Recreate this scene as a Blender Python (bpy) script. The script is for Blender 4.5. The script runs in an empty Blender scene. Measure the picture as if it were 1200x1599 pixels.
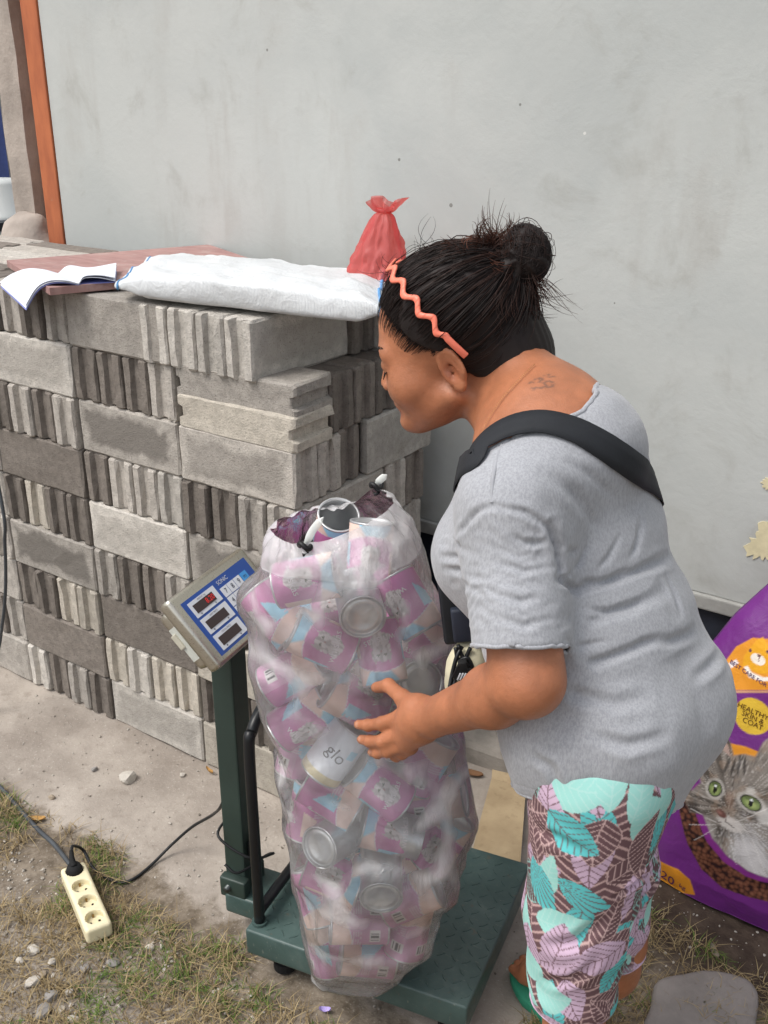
import bpy, bmesh, math, random
import numpy as np
from mathutils import Vector, Matrix, noise as mnoise

scene = bpy.context.scene
C = scene.collection
R = math.radians

# ---------------------------------------------------------------- camera
FOC, PITCH, YAW, CAMH = 1600.0, R(22.7), R(34.8), 1.70
cam_data = bpy.data.cameras.new('camera')
cam = bpy.data.objects.new('camera', cam_data); C.objects.link(cam)
cam.location = (0, 0, CAMH)
cam.rotation_euler = (R(90) - PITCH, 0, YAW)
cam_data.sensor_fit = 'VERTICAL'; cam_data.sensor_height = 36.0
cam_data.lens = 36.0 * FOC / 1599.0
cam_data.clip_start = 0.05; cam_data.clip_end = 500
scene.camera = cam

# ---------------------------------------------------------------- world, sun, exposure
world = bpy.data.worlds.new('World'); scene.world = world; world.use_nodes = True
wn = world.node_tree; wn.nodes.clear()
sky = wn.nodes.new('ShaderNodeTexSky'); sky.sky_type = 'NISHITA'; sky.sun_disc = False
SUN_EL, SUN_AZ = R(58), R(212)          # azimuth clockwise from +Y
sky.sun_elevation = SUN_EL; sky.sun_rotation = SUN_AZ
sky.air_density = 1.2; sky.dust_density = 4.0; sky.ozone_density = 1.0
hs = wn.nodes.new('ShaderNodeHueSaturation'); hs.inputs['Saturation'].default_value = 0.38
bg = wn.nodes.new('ShaderNodeBackground'); bg.inputs['Strength'].default_value = 0.15
wo = wn.nodes.new('ShaderNodeOutputWorld')
wn.links.new(sky.outputs[0], hs.inputs['Color']); wn.links.new(hs.outputs[0], bg.inputs['Color'])
wn.links.new(bg.outputs[0], wo.inputs['Surface'])
sun_data = bpy.data.lights.new('sun', 'SUN'); sun_data.energy = 1.15; sun_data.angle = R(22)
sun_data.color = (1.0, 0.96, 0.90)
sun = bpy.data.objects.new('sun', sun_data); C.objects.link(sun)
sd = Vector((math.sin(SUN_AZ) * math.cos(SUN_EL), math.cos(SUN_AZ) * math.cos(SUN_EL), math.sin(SUN_EL)))
sun.rotation_euler = sd.to_track_quat('Z', 'Y').to_euler()
sun.location = sd * 20
vs = scene.view_settings
vs.view_transform = 'Standard'; vs.look = 'None'; vs.exposure = 0.40; vs.gamma = 1.0
vs.use_curve_mapping = False
scene.cycles.use_denoising = True
scene.cycles.max_bounces = 10; scene.cycles.transparent_max_bounces = 24
scene.cycles.transmission_bounces = 8; scene.cycles.diffuse_bounces = 4
scene.cycles.sample_clamp_indirect = 6

# ---------------------------------------------------------------- measuring helpers: a photograph pixel to a place in the world
fh = np.array([-math.sin(YAW), math.cos(YAW), 0]); rt = np.array([math.cos(YAW), math.sin(YAW), 0])
fw = fh * math.cos(PITCH) - np.array([0, 0, math.sin(PITCH)])
cu = fh * math.sin(PITCH) + np.array([0, 0, math.cos(PITCH)])
CP = np.array([0, 0, CAMH])
def ray(u, v): return fw + rt * (u - 600) / FOC + cu * (800 - v) / FOC
def atz(u, v, z): d = ray(u, v); return CP + d * (z - CAMH) / d[2]
def aty(u, v, y): d = ray(u, v); return CP + d * y / d[1]
def atx(u, v, x): d = ray(u, v); return CP + d * x / d[0]
def atd(u, v, t): return CP + ray(u, v) * t
def proj(p):
    d = np.asarray(p) - CP; z = d @ fw
    return 600 + FOC * (d @ rt) / z, 800 - FOC * (d @ cu) / z, z

# ---------------------------------------------------------------- noise
def _hash(i, seed):
    x = (i[..., 0] * 374761393 + i[..., 1] * 668265263 + i[..., 2] * 1274126177 + seed * 974634777) & 0x7fffffff
    x = ((x ^ (x >> 13)) * 1103515245) & 0x7fffffff
    x = x ^ (x >> 16)
    return (x & 0xffff) / 65535.0
def vnoise(P, scale=1.0, seed=0):
    P = np.asarray(P, dtype=np.float64) * scale
    i = np.floor(P).astype(np.int64); f = P - i; f = f * f * (3 - 2 * f)
    r = 0
    for a in (0, 1):
        for b in (0, 1):
            for c in (0, 1):
                w = (f[..., 0] if a else 1 - f[..., 0]) * (f[..., 1] if b else 1 - f[..., 1]) * (f[..., 2] if c else 1 - f[..., 2])
                r = r + w * _hash(i + np.array([a, b, c]), seed)
    return r * 2 - 1
def fbm(P, scale, oct=3, seed=0):
    r = 0; a = 1.0
    for k in range(oct):
        r = r + a * vnoise(P, scale * 2 ** k, seed + k * 7); a *= .5
    return r
def sstep(a, b, x):
    t = np.clip((x - a) / (b - a), 0, 1); return t * t * (3 - 2 * t)

# ---------------------------------------------------------------- objects
def tag(o, label=None, cat=None, group=None, kind=None):
    if label: o['label'] = label
    if cat: o['category'] = cat
    if group: o['group'] = group
    if kind: o['kind'] = kind
    return o
def empty(name, loc, label, cat, group=None):
    o = bpy.data.objects.new(name, None); C.objects.link(o); o.location = tuple(loc); o.empty_display_size = .05
    return tag(o, label, cat, group)
def wmat(o):
    m = o.matrix_basis.copy()
    return wmat(o.parent) @ o.matrix_parent_inverse @ m if o.parent is not None else m
def link(name, me, parent=None, mt=None):
    o = bpy.data.objects.new(name, me); C.objects.link(o)
    if parent is not None:
        o.parent = parent
        o.matrix_parent_inverse = wmat(parent).inverted()
    if mt is not None:
        if len(me.materials) == 0: me.materials.append(mt)
    return o
def mk_mesh(name, v, f, smooth=False):
    me = bpy.data.meshes.new(name)
    v = np.asarray(v, dtype=np.float64)
    if isinstance(f, np.ndarray):
        nf, k = f.shape
        me.vertices.add(len(v)); me.vertices.foreach_set('co', v.astype(np.float32).ravel())
        me.loops.add(nf * k); me.loops.foreach_set('vertex_index', f.astype(np.int32).ravel())
        me.polygons.add(nf); me.polygons.foreach_set('loop_start', (np.arange(nf) * k).astype(np.int32))
        me.update(calc_edges=True)
    else: me.from_pydata(v.tolist(), [], f)
    if smooth: me.polygons.foreach_set('use_smooth', np.ones(len(me.polygons), dtype=bool))
    me.update()
    return me
def mobj(name, v, f, mt, parent=None, smooth=False):
    return link(name, mk_mesh(name, v, f, smooth), parent, mt)
def col_attr(me, name, rgb):
    a = me.color_attributes.new(name, 'FLOAT_COLOR', 'POINT')
    c = np.ones((len(me.vertices), 4), dtype=np.float32); c[:, :3] = rgb
    a.data.foreach_set('color', c.ravel())
def srgb(r, g, b):
    f = lambda c: ((c / 255 + .055) / 1.055) ** 2.4 if c > 10 else c / 255 / 12.92
    return np.array([f(r), f(g), f(b)])
class MB:
    """collects shapes into one mesh"""
    def __init__(s): s.v = []; s.f = []; s.n = 0
    def add(s, v, f):
        v = np.asarray(v, dtype=np.float64); s.v.append(v); s.f += [[i + s.n for i in q] for q in f]; s.n += len(v); return s
    def box(s, c, size, M=None, bev=0.0):
        v, f = box_vf(size, bev)
        if M is not None: v = v @ np.asarray(M).T
        return s.add(v + np.asarray(c), f)
    def tube(s, pts, r, n=8, cap=True):
        v, f = tube_vf(pts, r, n, cap); return s.add(v, f)
    def build(s, name, mt, parent=None, smooth=False):
        return mobj(name, np.concatenate(s.v), s.f, mt, parent, smooth)
def box_vf(size, bev=0.0, seg=1):
    bm = bmesh.new(); bmesh.ops.create_cube(bm, size=1.0)
    bmesh.ops.scale(bm, vec=Vector(size), verts=bm.verts)
    if bev > 0: bmesh.ops.bevel(bm, geom=list(bm.edges), offset=bev, segments=2, profile=.6, affect='EDGES')
    bm.verts.index_update()
    v = np.array([p.co[:] for p in bm.verts]); f = [[q.index for q in p.verts] for p in bm.faces]
    bm.free(); return v, f
def frames(p):
    p = np.asarray(p, dtype=np.float64); t = np.gradient(p, axis=0); t /= np.linalg.norm(t, axis=1)[:, None] + 1e-12
    a = np.array([0, 0, 1.0]) if abs(t[0][2]) < .9 else np.array([1.0, 0, 0])
    n = np.cross(t[0], a); n /= np.linalg.norm(n); N = []
    for i in range(len(p)):
        n = n - t[i] * (n @ t[i]); n /= np.linalg.norm(n) + 1e-12; N.append(n)
    N = np.array(N); return t, N, np.cross(t, N)
def tube_vf(pts, r, n=8, cap=True):
    p = np.asarray(pts, dtype=np.float64); t, N, B = frames(p); m = len(p)
    r = np.broadcast_to(np.asarray(r, dtype=np.float64), (m,))
    a = np.arange(n) / n * 2 * math.pi
    v = p[:, None] + r[:, None, None] * (N[:, None] * np.cos(a)[None, :, None] + B[:, None] * np.sin(a)[None, :, None])
    f = [[i * n + j, i * n + (j + 1) % n, (i + 1) * n + (j + 1) % n, (i + 1) * n + j] for i in range(m - 1) for j in range(n)]
    if cap: f += [list(range(n))[::-1], list(range((m - 1) * n, m * n))]
    return v.reshape(-1, 3), f
def catmull(pts, n=10, closed=False):
    P = np.asarray(pts, dtype=np.float64)
    if closed: Q = np.vstack([P[-1:], P, P[:2]])
    else: Q = np.vstack([2 * P[:1] - P[1:2], P, 2 * P[-1:] - P[-2:-1]])
    out = []
    for i in range(1, len(Q) - 2):
        for k in range(n):
            t = k / n; a, b, c, d = Q[i - 1], Q[i], Q[i + 1], Q[i + 2]
            out.append(.5 * (2 * b + (c - a) * t + (2 * a - 5 * b + 4 * c - d) * t * t + (3 * b - a - 3 * c + d) * t ** 3))
    if not closed: out.append(P[-1])
    return np.array(out)
def grid_f(nu, nv, wrap=False):
    F = []
    for i in range(nu - 1):
        for j in range(nv if wrap else nv - 1):
            F.append([i * nv + j, i * nv + (j + 1) % nv, (i + 1) * nv + (j + 1) % nv, (i + 1) * nv + j])
    return F
def text_vf(s, size=1.0, align='CENTER', ext=0.0):
    cu_ = bpy.data.curves.new('t', 'FONT'); cu_.body = s; cu_.size = size; cu_.align_x = align; cu_.align_y = 'CENTER'; cu_.resolution_u = 3; cu_.extrude = ext
    o = bpy.data.objects.new('t', cu_); C.objects.link(o)
    dg = bpy.context.evaluated_depsgraph_get(); e = o.evaluated_get(dg); m = e.to_mesh()
    v = np.array([x.co[:] for x in m.vertices]).reshape(-1, 3); f = [list(p.vertices) for p in m.polygons]
    e.to_mesh_clear(); bpy.data.objects.remove(o); bpy.data.curves.remove(cu_)
    return v, f

# ---------------------------------------------------------------- signed distance shapes and their surface
def rc(P, a, b, ra, rb):
    a = np.asarray(a, dtype=float); b = np.asarray(b, dtype=float); d = b - a
    t = np.clip(((P - a) @ d) / (d @ d + 1e-12), 0, 1)
    return np.linalg.norm(P - a - t[:, None] * d, axis=1) - (ra + (rb - ra) * t)
def ell(P, c, rad, M=None):
    q = P - np.asarray(c, dtype=float)
    if M is not None: q = q @ np.asarray(M).T
    rad = np.asarray(rad, dtype=float); k0 = np.linalg.norm(q / rad, axis=1); k1 = np.linalg.norm(q / rad ** 2, axis=1) + 1e-9
    return k0 * (k0 - 1) / k1
def smin(a, b, k):
    h = np.clip(.5 + .5 * (b - a) / k, 0, 1); return b + (a - b) * h - k * h * (1 - h)
def smax(a, b, k): return -smin(-a, -b, k)
def nets(f, lo, hi, h, B=8):
    lo = np.asarray(lo, dtype=float); hi = np.asarray(hi, dtype=float)
    nb = np.ceil((hi - lo) / (h * B)).astype(int); n = nb * B
    V = np.ones(n, dtype=np.float32)
    bi = np.stack(np.meshgrid(*[np.arange(k) for k in nb], indexing='ij'), -1).reshape(-1, 3)
    cen = lo + (bi * B + (B - 1) / 2) * h; d = f(cen); keep = np.abs(d) < B * h * .87 * 1.28 + h
    o = np.stack(np.meshgrid(*[np.arange(B)] * 3, indexing='ij'), -1).reshape(-1, 3)
    Vb = V.reshape(nb[0], B, nb[1], B, nb[2], B)
    for b, dd in zip(bi[~keep], d[~keep]):
        if dd < 0: Vb[b[0], :, b[1], :, b[2], :] = -1
    kb = bi[keep]
    for s in range(0, len(kb), 1500):
        q = kb[s:s + 1500]; idx = q[:, None] * B + o[None]
        val = f((lo + idx * h).reshape(-1, 3)).reshape(len(q), -1)
        V[idx[..., 0], idx[..., 1], idx[..., 2]] = val
    ins = V < 0
    c = np.zeros(n - 1, dtype=np.int8)
    for a in (0, 1):
        for b in (0, 1):
            for e in (0, 1): c += ins[a:n[0] - 1 + a, b:n[1] - 1 + b, e:n[2] - 1 + e]
    act = np.argwhere((c > 0) & (c < 8)); idm = np.full(n - 1, -1, dtype=np.int64); idm[tuple(act.T)] = np.arange(len(act))
    acc = np.zeros((len(act), 3)); cnt = np.zeros(len(act))
    cor = [(a, b, e) for a in (0, 1) for b in (0, 1) for e in (0, 1)]
    for p in cor:
        for ax in range(3):
            if p[ax]: continue
            q = list(p); q[ax] = 1
            va = V[tuple((act + p).T)]; vb = V[tuple((act + q).T)]; m = (va < 0) != (vb < 0)
            t = np.where(m, va / np.where(m, va - vb, 1), 0)
            pos = np.array(p, float)[None].repeat(len(act), 0); pos[:, ax] = t
            acc += pos * m[:, None]; cnt += m
    verts = lo + (act + acc / cnt[:, None]) * h
    F = []
    for ax in range(3):
        sl0 = [slice(None)] * 3; sl1 = [slice(None)] * 3; sl0[ax] = slice(0, n[ax] - 1); sl1[ax] = slice(1, n[ax])
        e = np.argwhere(ins[tuple(sl0)] != ins[tuple(sl1)])
        b, d2 = (ax + 1) % 3, (ax + 2) % 3
        e = e[(e[:, b] > 0) & (e[:, d2] > 0) & (e[:, b] < n[b] - 1) & (e[:, d2] < n[d2] - 1)]
        fl = ins[tuple(e.T)]
        def cell(ob, od):
            k = e.copy(); k[:, b] += ob; k[:, d2] += od; return idm[tuple(k.T)]
        q = np.stack([cell(-1, -1), cell(0, -1), cell(0, 0), cell(-1, 0)], 1)
        q[~fl] = q[~fl][:, ::-1]
        F.append(q)
    F = np.concatenate(F); F = F[(F >= 0).all(1)]
    return verts, F
def vnormals(v, F):
    F = np.asarray(F); n = np.cross(v[F[:, 2]] - v[F[:, 0]], v[F[:, 3]] - v[F[:, 1]]) if F.shape[1] == 4 else np.cross(v[F[:, 1]] - v[F[:, 0]], v[F[:, 2]] - v[F[:, 0]])
    N = np.zeros_like(v)
    for k in range(F.shape[1]): np.add.at(N, F[:, k], n)
    return N / (np.linalg.norm(N, axis=1)[:, None] + 1e-12)
def lap(v, F, it=1, w=.5):
    F = np.asarray(F)
    for _ in range(it):
        s = np.zeros_like(v); c = np.zeros(len(v)); m = F.shape[1]
        for k in range(m):
            a, b = F[:, k], F[:, (k + 1) % m]
            np.add.at(s, a, v[b]); np.add.at(c, a, 1); np.add.at(s, b, v[a]); np.add.at(c, b, 1)
        v = v + w * (s / np.maximum(c, 1)[:, None] - v)
    return v
def subdiv(v, F):
    """split every quad into four"""
    F = np.asarray(F); e = np.concatenate([np.stack([F[:, k], F[:, (k + 1) % 4]], 1) for k in range(4)])
    es = np.sort(e, 1); u, inv = np.unique(es, axis=0, return_inverse=True); inv = inv.ravel(); nf = len(F); nv = len(v)
    em = nv + inv.reshape(4, nf); fm = nv + len(u) + np.arange(nf)
    V = np.concatenate([v, (v[u[:, 0]] + v[u[:, 1]]) / 2, v[F].mean(1)])
    Q = np.concatenate([np.stack([F[:, k], em[k], fm, em[(k + 3) % 4]], 1) for k in range(4)])
    return V, Q
def hit(f, u, v, t0=.8, t1=3.0, n=240):
    """first place where the line of sight through each pixel meets f = 0"""
    u = np.atleast_1d(np.asarray(u, float)); v = np.atleast_1d(np.asarray(v, float))
    D = fw[None] + rt[None] * ((u - 600) / FOC)[:, None] + cu[None] * ((800 - v) / FOC)[:, None]
    ts = np.linspace(t0, t1, n); m = len(u)
    d = f((CP + D[:, None] * ts[None, :, None]).reshape(-1, 3)).reshape(m, n) < 0
    k = np.argmax(d, 1); ok = d[np.arange(m), k]; a = ts[np.maximum(k - 1, 0)]; b = ts[k]
    for _ in range(14):
        c = (a + b) / 2; i = f(CP + D * c[:, None]) < 0; b = np.where(i, c, b); a = np.where(i, a, c)
    return CP + D * np.where(ok, (a + b) / 2, np.nan)[:, None]
def sgrad(f, P, e=.002):
    g = np.stack([f(P + np.eye(3)[k] * e) - f(P - np.eye(3)[k] * e) for k in range(3)], 1)
    return g / (np.linalg.norm(g, axis=1)[:, None] + 1e-12)

# ---------------------------------------------------------------- materials
class NT:
    def __init__(s, name):
        s.m = bpy.data.materials.new(name); s.m.use_nodes = True; s.t = s.m.node_tree
        s.b = s.t.nodes['Principled BSDF']; s.out = s.t.nodes['Material Output']
    def n(s, typ, **kw):
        x = s.t.nodes.new(typ)
        for k, val in kw.items(): setattr(x, k, val)
        return x
    def l(s, a, b): s.t.links.new(a, b)
    def math(s, op, a, b=None, c=None, clamp=False):
        x = s.n('ShaderNodeMath', operation=op, use_clamp=clamp)
        for i, q in enumerate((a, b, c)):
            if q is None: continue
            if isinstance(q, (int, float)): x.inputs[i].default_value = q
            else: s.l(q, x.inputs[i])
        return x.outputs[0]
    def mix(s, fac, a, b, mode='MIX'):
        x = s.n('ShaderNodeMix', data_type='RGBA', blend_type=mode)
        for i, q in ((0, fac), (6, a), (7, b)):
            if isinstance(q, (int, float)): x.inputs[i].default_value = q
            elif isinstance(q, (tuple, list, np.ndarray)): x.inputs[i].default_value = (float(q[0]), float(q[1]), float(q[2]), 1)
            else: s.l(q, x.inputs[i])
        return x.outputs[2]
    def coord(s, kind='Object', scale=None):
        t = s.n('ShaderNodeTexCoord').outputs[kind]
        if scale is not None:
            mp = s.n('ShaderNodeMapping'); mp.inputs['Scale'].default_value = scale; s.l(t, mp.inputs['Vector']); t = mp.outputs[0]
        return t
    def noise(s, co, scale, detail=4, rough=.6, dist=0.0):
        x = s.n('ShaderNodeTexNoise'); x.inputs['Scale'].default_value = scale; x.inputs['Detail'].default_value = detail
        x.inputs['Roughness'].default_value = rough; x.inputs['Distortion'].default_value = dist; s.l(co, x.inputs['Vector']); return x.outputs[0]
    def ramp(s, x, lo, hi):
        r = s.n('ShaderNodeMapRange', interpolation_type='SMOOTHSTEP'); r.inputs['From Min'].default_value = lo; r.inputs['From Max'].default_value = hi
        s.l(x, r.inputs['Value']); return r.outputs[0]
    def bump(s, h, strength=.3, dist=.004, normal=None):
        x = s.n('ShaderNodeBump'); x.inputs['Strength'].default_value = strength; x.inputs['Distance'].default_value = dist
        s.l(h, x.inputs['Height'])
        if normal is not None: s.l(normal, x.inputs['Normal'])
        s.l(x.outputs[0], s.b.inputs['Normal']); return x.outputs[0]
    def set(s, **kw):
        for k, val in kw.items():
            i = s.b.inputs[k.replace('_', ' ')]
            if isinstance(val, (tuple, list, np.ndarray)): i.default_value = (float(val[0]), float(val[1]), float(val[2]), 1)
            elif isinstance(val, (int, float)): i.default_value = val
            else: s.l(val, i)
        return s
def mat(name, col, rough=.7, var=.2, vs=9, bump=.15, bs=90, bd=.003, metal=0.0, spec=.4, vcol=None):
    s = NT(name); co = s.coord(); n = s.noise(co, vs, 5)
    col = np.asarray(col, dtype=float)
    base = s.mix(s.ramp(n, .25, .75), col * (1 - var), np.minimum(col * (1 + var), 1))
    if vcol:
        a = s.n('ShaderNodeVertexColor', layer_name=vcol).outputs[0]
        base = s.mix(1.0, a, s.mix(s.ramp(n, .25, .75), (1 - var,) * 3, (1, 1, 1)), 'MULTIPLY')
    s.set(Base_Color=base, Roughness=rough, Metallic=metal); s.b.inputs['Specular IOR Level'].default_value = spec
    if bump > 0: s.bump(s.noise(co, bs, 4), bump, bd)
    return s.m
# ================================================================ THE SETTING
rng = random.Random(7); nrg = np.random.default_rng(7)
# ---- ground: one sheet, dense where the camera looks
def ground_mat():
    s = NT('ground_soil'); co = s.coord(); sp = s.n('ShaderNodeSeparateXYZ'); s.l(co, sp.inputs[0]); X, Y = sp.outputs[0], sp.outputs[1]
    n1 = s.noise(co, 3.5, 6, .65); n2 = s.noise(co, 22, 5, .7); n3 = s.noise(co, 140, 3, .6); n4 = s.noise(co, 9, 5, .6)
    wob = s.math('ADD', s.math('MULTIPLY', s.math('SUBTRACT', n4, .5), .22), s.math('MULTIPLY', s.math('SUBTRACT', n2, .5), .10))
    # packed pale earth strip along the stack: y > 1.24, x < -0.55
    a = s.ramp(s.math('ADD', Y, wob), 1.205, 1.265)
    b = s.ramp(s.math('ADD', s.math('MULTIPLY', X, -1), wob), .54, .62)
    strip = s.math('MULTIPLY', a, b)
    pale = s.mix(s.ramp(n1, .3, .7), srgb(142, 133, 124), srgb(176, 167, 157))
    pale = s.mix(s.math('MULTIPLY', s.ramp(n2, .52, .72), .45), pale, srgb(126, 116, 106))
    pale = s.mix(s.math('MULTIPLY', s.ramp(n3, .6, .72), .5), pale, srgb(192, 185, 176))
    soil = s.mix(s.ramp(n2, .3, .7), srgb(94, 84, 72), srgb(142, 131, 117))
    soil = s.mix(s.math('MULTIPLY', s.ramp(n3, .58, .7), .5), soil, srgb(168, 160, 148))
    # darker soil in front of the feed bag
    dk = s.math('MULTIPLY', s.ramp(s.math('ADD', Y, wob), 1.62, 1.72), s.ramp(s.math('ADD', X, wob), -.62, -.54))
    soil = s.mix(dk, soil, s.mix(s.ramp(n2, .3, .75), srgb(62, 52, 46), srgb(88, 76, 66)))
    # gravelly lower-left corner
    gl = s.math('MULTIPLY', s.ramp(s.math('SUBTRACT', 1.0, s.math('ADD', Y, wob)), -.06, .06), s.ramp(s.math('SUBTRACT', -1.1, s.math('ADD', X, wob)), -.05, .1))
    soil = s.mix(s.math('MULTIPLY', gl, .8), soil, s.mix(s.ramp(n3, .35, .65), srgb(112, 102, 92), srgb(158, 150, 140)))
    s.set(Base_Color=s.mix(strip, soil, pale), Roughness=.95); s.b.inputs['Specular IOR Level'].default_value = .15
    h = s.math('ADD', s.math('MULTIPLY', n2, 1.0), s.math('MULTIPLY', n3, .35)); s.bump(h, .55, .006)
    return s.m
def gz(x, y):
    """height of the ground"""
    P = np.stack(np.broadcast_arrays(x, y, 0 * x), -1)
    near = sstep(4.0, 2.5, np.abs(np.asarray(x) + 1.2)) * sstep(3.2, 2.2, np.abs(np.asarray(y) - 1.3))
    g = 1 - sstep(1.18, 1.30, np.asarray(y) + .10 * vnoise(P, 4, 3)) * sstep(-.52, -.62, np.asarray(x))
    return near * (fbm(P, 5, 3, 2) * .004 + g * (fbm(P, 14, 3, 5) * .007 - .004) + fbm(P, 60, 2, 9) * .0012) - .002
gx = np.concatenate([[-200, -60, -20, -8, -5, -4], np.arange(-3.2, .35, .0125), [.5, 1, 2, 4, 8, 20, 60, 200]])
gy = np.concatenate([[-200, -60, -20, -6, -2, -.5, .2, .5], np.arange(.62, 2.1, .0125), [2.2, 2.6, 4, 8, 20, 60, 200]])
GX, GY = np.meshgrid(gx, gy, indexing='ij')
gv = np.stack([GX, GY, gz(GX, GY)], -1).reshape(-1, 3)
go = mobj('ground', gv, [q[::-1] for q in grid_f(len(gx), len(gy))], ground_mat(), smooth=True); tag(go, kind='structure')

# ---- the grey wall
WY = 2.25
def wall_mat():
    s = NT('wall_paint'); co = s.coord()
    sp = s.n('ShaderNodeSeparateXYZ'); s.l(co, sp.inputs[0])
    n1 = s.noise(co, 1.6, 6, .62, .6); n2 = s.noise(co, 5.5, 6, .65, .4); n3 = s.noise(s.coord(scale=(7, 1, 1.6)), 1.0, 5, .6); n4 = s.noise(co, 60, 3)
    c = s.mix(s.ramp(n1, .3, .7), srgb(176, 180, 178), srgb(189, 192, 189))
    c = s.mix(s.math('MULTIPLY', s.ramp(n2, .54, .74), .40), c, srgb(154, 153, 146))
    c = s.mix(s.math('MULTIPLY', s.math('MULTIPLY', s.ramp(n1, .5, .66), s.ramp(n3, .5, .68)), .25), c, srgb(142, 132, 122))
    v = s.n('ShaderNodeTexVoronoi'); v.inputs['Scale'].default_value = 7; s.l(co, v.inputs['Vector'])
    c = s.mix(s.math('MULTIPLY', s.math('LESS_THAN', v.outputs['Distance'], .035), .7), c, srgb(105, 103, 98))
    v2 = s.n('ShaderNodeTexVoronoi'); v2.inputs['Scale'].default_value = 4.3; s.l(co, v2.inputs['Vector'])
    c = s.mix(s.math('MULTIPLY', s.math('LESS_THAN', v2.outputs['Distance'], .02), .8), c, srgb(215, 215, 210))
    # brushed dust near the bottom of the paint
    c = s.mix(s.math('MULTIPLY', s.math('MULTIPLY', s.ramp(sp.outputs[2], .95, .56), s.ramp(n2, .35, .7)), .35), c, srgb(140, 136, 128))
    s.set(Base_Color=c, Roughness=.62); s.b.inputs['Specular IOR Level'].default_value = .3
    s.bump(s.math('ADD', s.math('MULTIPLY', n4, .5), s.math('MULTIPLY', n2, 2.0)), .18, .006)
    return s.m
WALL_M = wall_mat()
wall = empty('building_wall', (-1.2, WY, 0), 'tall grey painted building wall with stained surface behind everything', 'wall')
def slab(name, x0, x1, y0, y1, z0, z1, mt, parent, bev=.003):
    return MB().box(((x0 + x1) / 2, (y0 + y1) / 2, (z0 + z1) / 2), (x1 - x0, y1 - y0, z1 - z0), bev=bev).build(name, mt, parent)
slab('panel', -2.846, 6.0, WY, WY + .18, .565, 4.2, WALL_M, wall)
LEDGE_M = mat('ledge_cement', srgb(150, 150, 146), .8, .2, 14, .3, 120)
slab('ledge', -2.846, 6.0, WY - .012, WY + .17, .528, .5645, LEDGE_M, wall, .004)
PL_M = mat('plinth_black_paint', srgb(34, 38, 48), .5, .35, 12, .2, 80)
slab('plinth', -2.846, 6.0, WY + .006, WY + .17, .0, .5275, PL_M, wall)
FOOT_M = mat('footing_concrete', srgb(140, 134, 126), .95, .3, 10, .6, 70, .006)
# concrete kerb at the wall's foot
kx = np.arange(-2.846, 6.01, .05); ks = []
for x in kx:
    j = vnoise(np.array([x, 1, 3]), 9) * .006; k = vnoise(np.array([x, 5, 8]), 14) * .006
    ks.append([(x, 2.022 + j, -.05), (x, 2.024 + j, .05 + k), (x, 2.034 + j, .066 + k), (x, 2.08, .072 - k), (x, WY + .004, .075), (x, WY + .004, -.05)])
mobj('footing_kerb', np.array(ks).reshape(-1, 3), [q for q in grid_f(len(kx), 6, True)], FOOT_M, wall)
# orange edge strip
OR_M = NT('orange_paint'); co = OR_M.coord(); nn = OR_M.noise(co, 14, 6, .7); n2 = OR_M.noise(OR_M.coord(scale=(1, 1, .25)), 22, 4)
oc = OR_M.mix(OR_M.ramp(n2, .3, .7), srgb(160, 88, 56), srgb(186, 108, 68)); oc = OR_M.mix(OR_M.math('MULTIPLY', OR_M.ramp(nn, .62, .7), .8), oc, srgb(158, 128, 104))
OR_M.set(Base_Color=oc, Roughness=.75); OR_M.bump(nn, .3, .004)
slab('orange_edge_strip', -2.925, -2.8485, WY - .006, WY + .18, .0, 4.2, OR_M.m, wall, .004)
# cream splashes of old paint, right edge of the photo
CREAM = mat('old_cream_paint', srgb(214, 204, 168), .8, .12, 30, .2, 90)
def splash(c, r, seed, name):
    rg = np.random.default_rng(seed); n = 44
    a = np.arange(n) / n * 2 * math.pi
    rr = r * (.62 + .38 * rg.random(n)) * (1 + .25 * np.sin(a * 3 + seed))
    p = np.stack([c[0] + rr * np.cos(a), np.full(n, WY - .0022), c[1] + rr * 1.25 * np.sin(a)], 1)
    q = p.copy(); q[:, 1] = WY - .0002
    v = np.vstack([p, q]); f = [list(range(n))] + [[i, i + n, (i + 1) % n + n, (i + 1) % n] for i in range(n)]
    mobj(name, v, f, CREAM, wall)
w = aty(1196, 850, WY); splash((w[0], w[2]), .045, 3, 'paint_splash'); w = aty(1206, 757, WY); splash((w[0], w[2]), .022, 5, 'paint_splash')

# ---- rough cement pillar left of the wall
CEM_M = mat('pillar_cement', srgb(164, 154, 145), .92, .22, 7, .5, 60, .006)
pil = empty('cement_pillar', (-3.12, 2.32, 0), 'rough grey cement pillar left of the orange strip', 'pillar')
def rough_prism(x0, x1, y0, y1, z0, z1, nz, amp, seed):
    n = 10; pts = []
    for k in range(n): pts.append((x0 + (x1 - x0) * k / n, y0))
    for k in range(4): pts.append((x1, y0 + (y1 - y0) * k / 4))
    for k in range(n): pts.append((x1 - (x1 - x0) * k / n, y1))
    for k in range(4): pts.append((x0, y1 - (y1 - y0) * k / 4))
    pts = np.array(pts); zs = np.linspace(z0, z1, nz)
    v = np.array([[p[0], p[1], z] for z in zs for p in pts]); m = len(pts)
    d = np.stack([fbm(v, 9, 3, seed), fbm(v, 9, 3, seed + 20), 0 * v[:, 0]], 1) * amp
    return v + d, grid_f(nz, m, True) + [list(range(m))[::-1], list(range((nz - 1) * m, nz * m))]
v, f = rough_prism(-3.16, -3.05, 2.30, 2.50, 0, 4.2, 60, .006, 4); mobj('shaft', v, f, CEM_M, pil)
v, f = rough_prism(-3.046, -2.9275, 2.345, 2.50, 0, 4.2, 60, .004, 8); mobj('return_face', v, f, CEM_M, pil)
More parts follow.
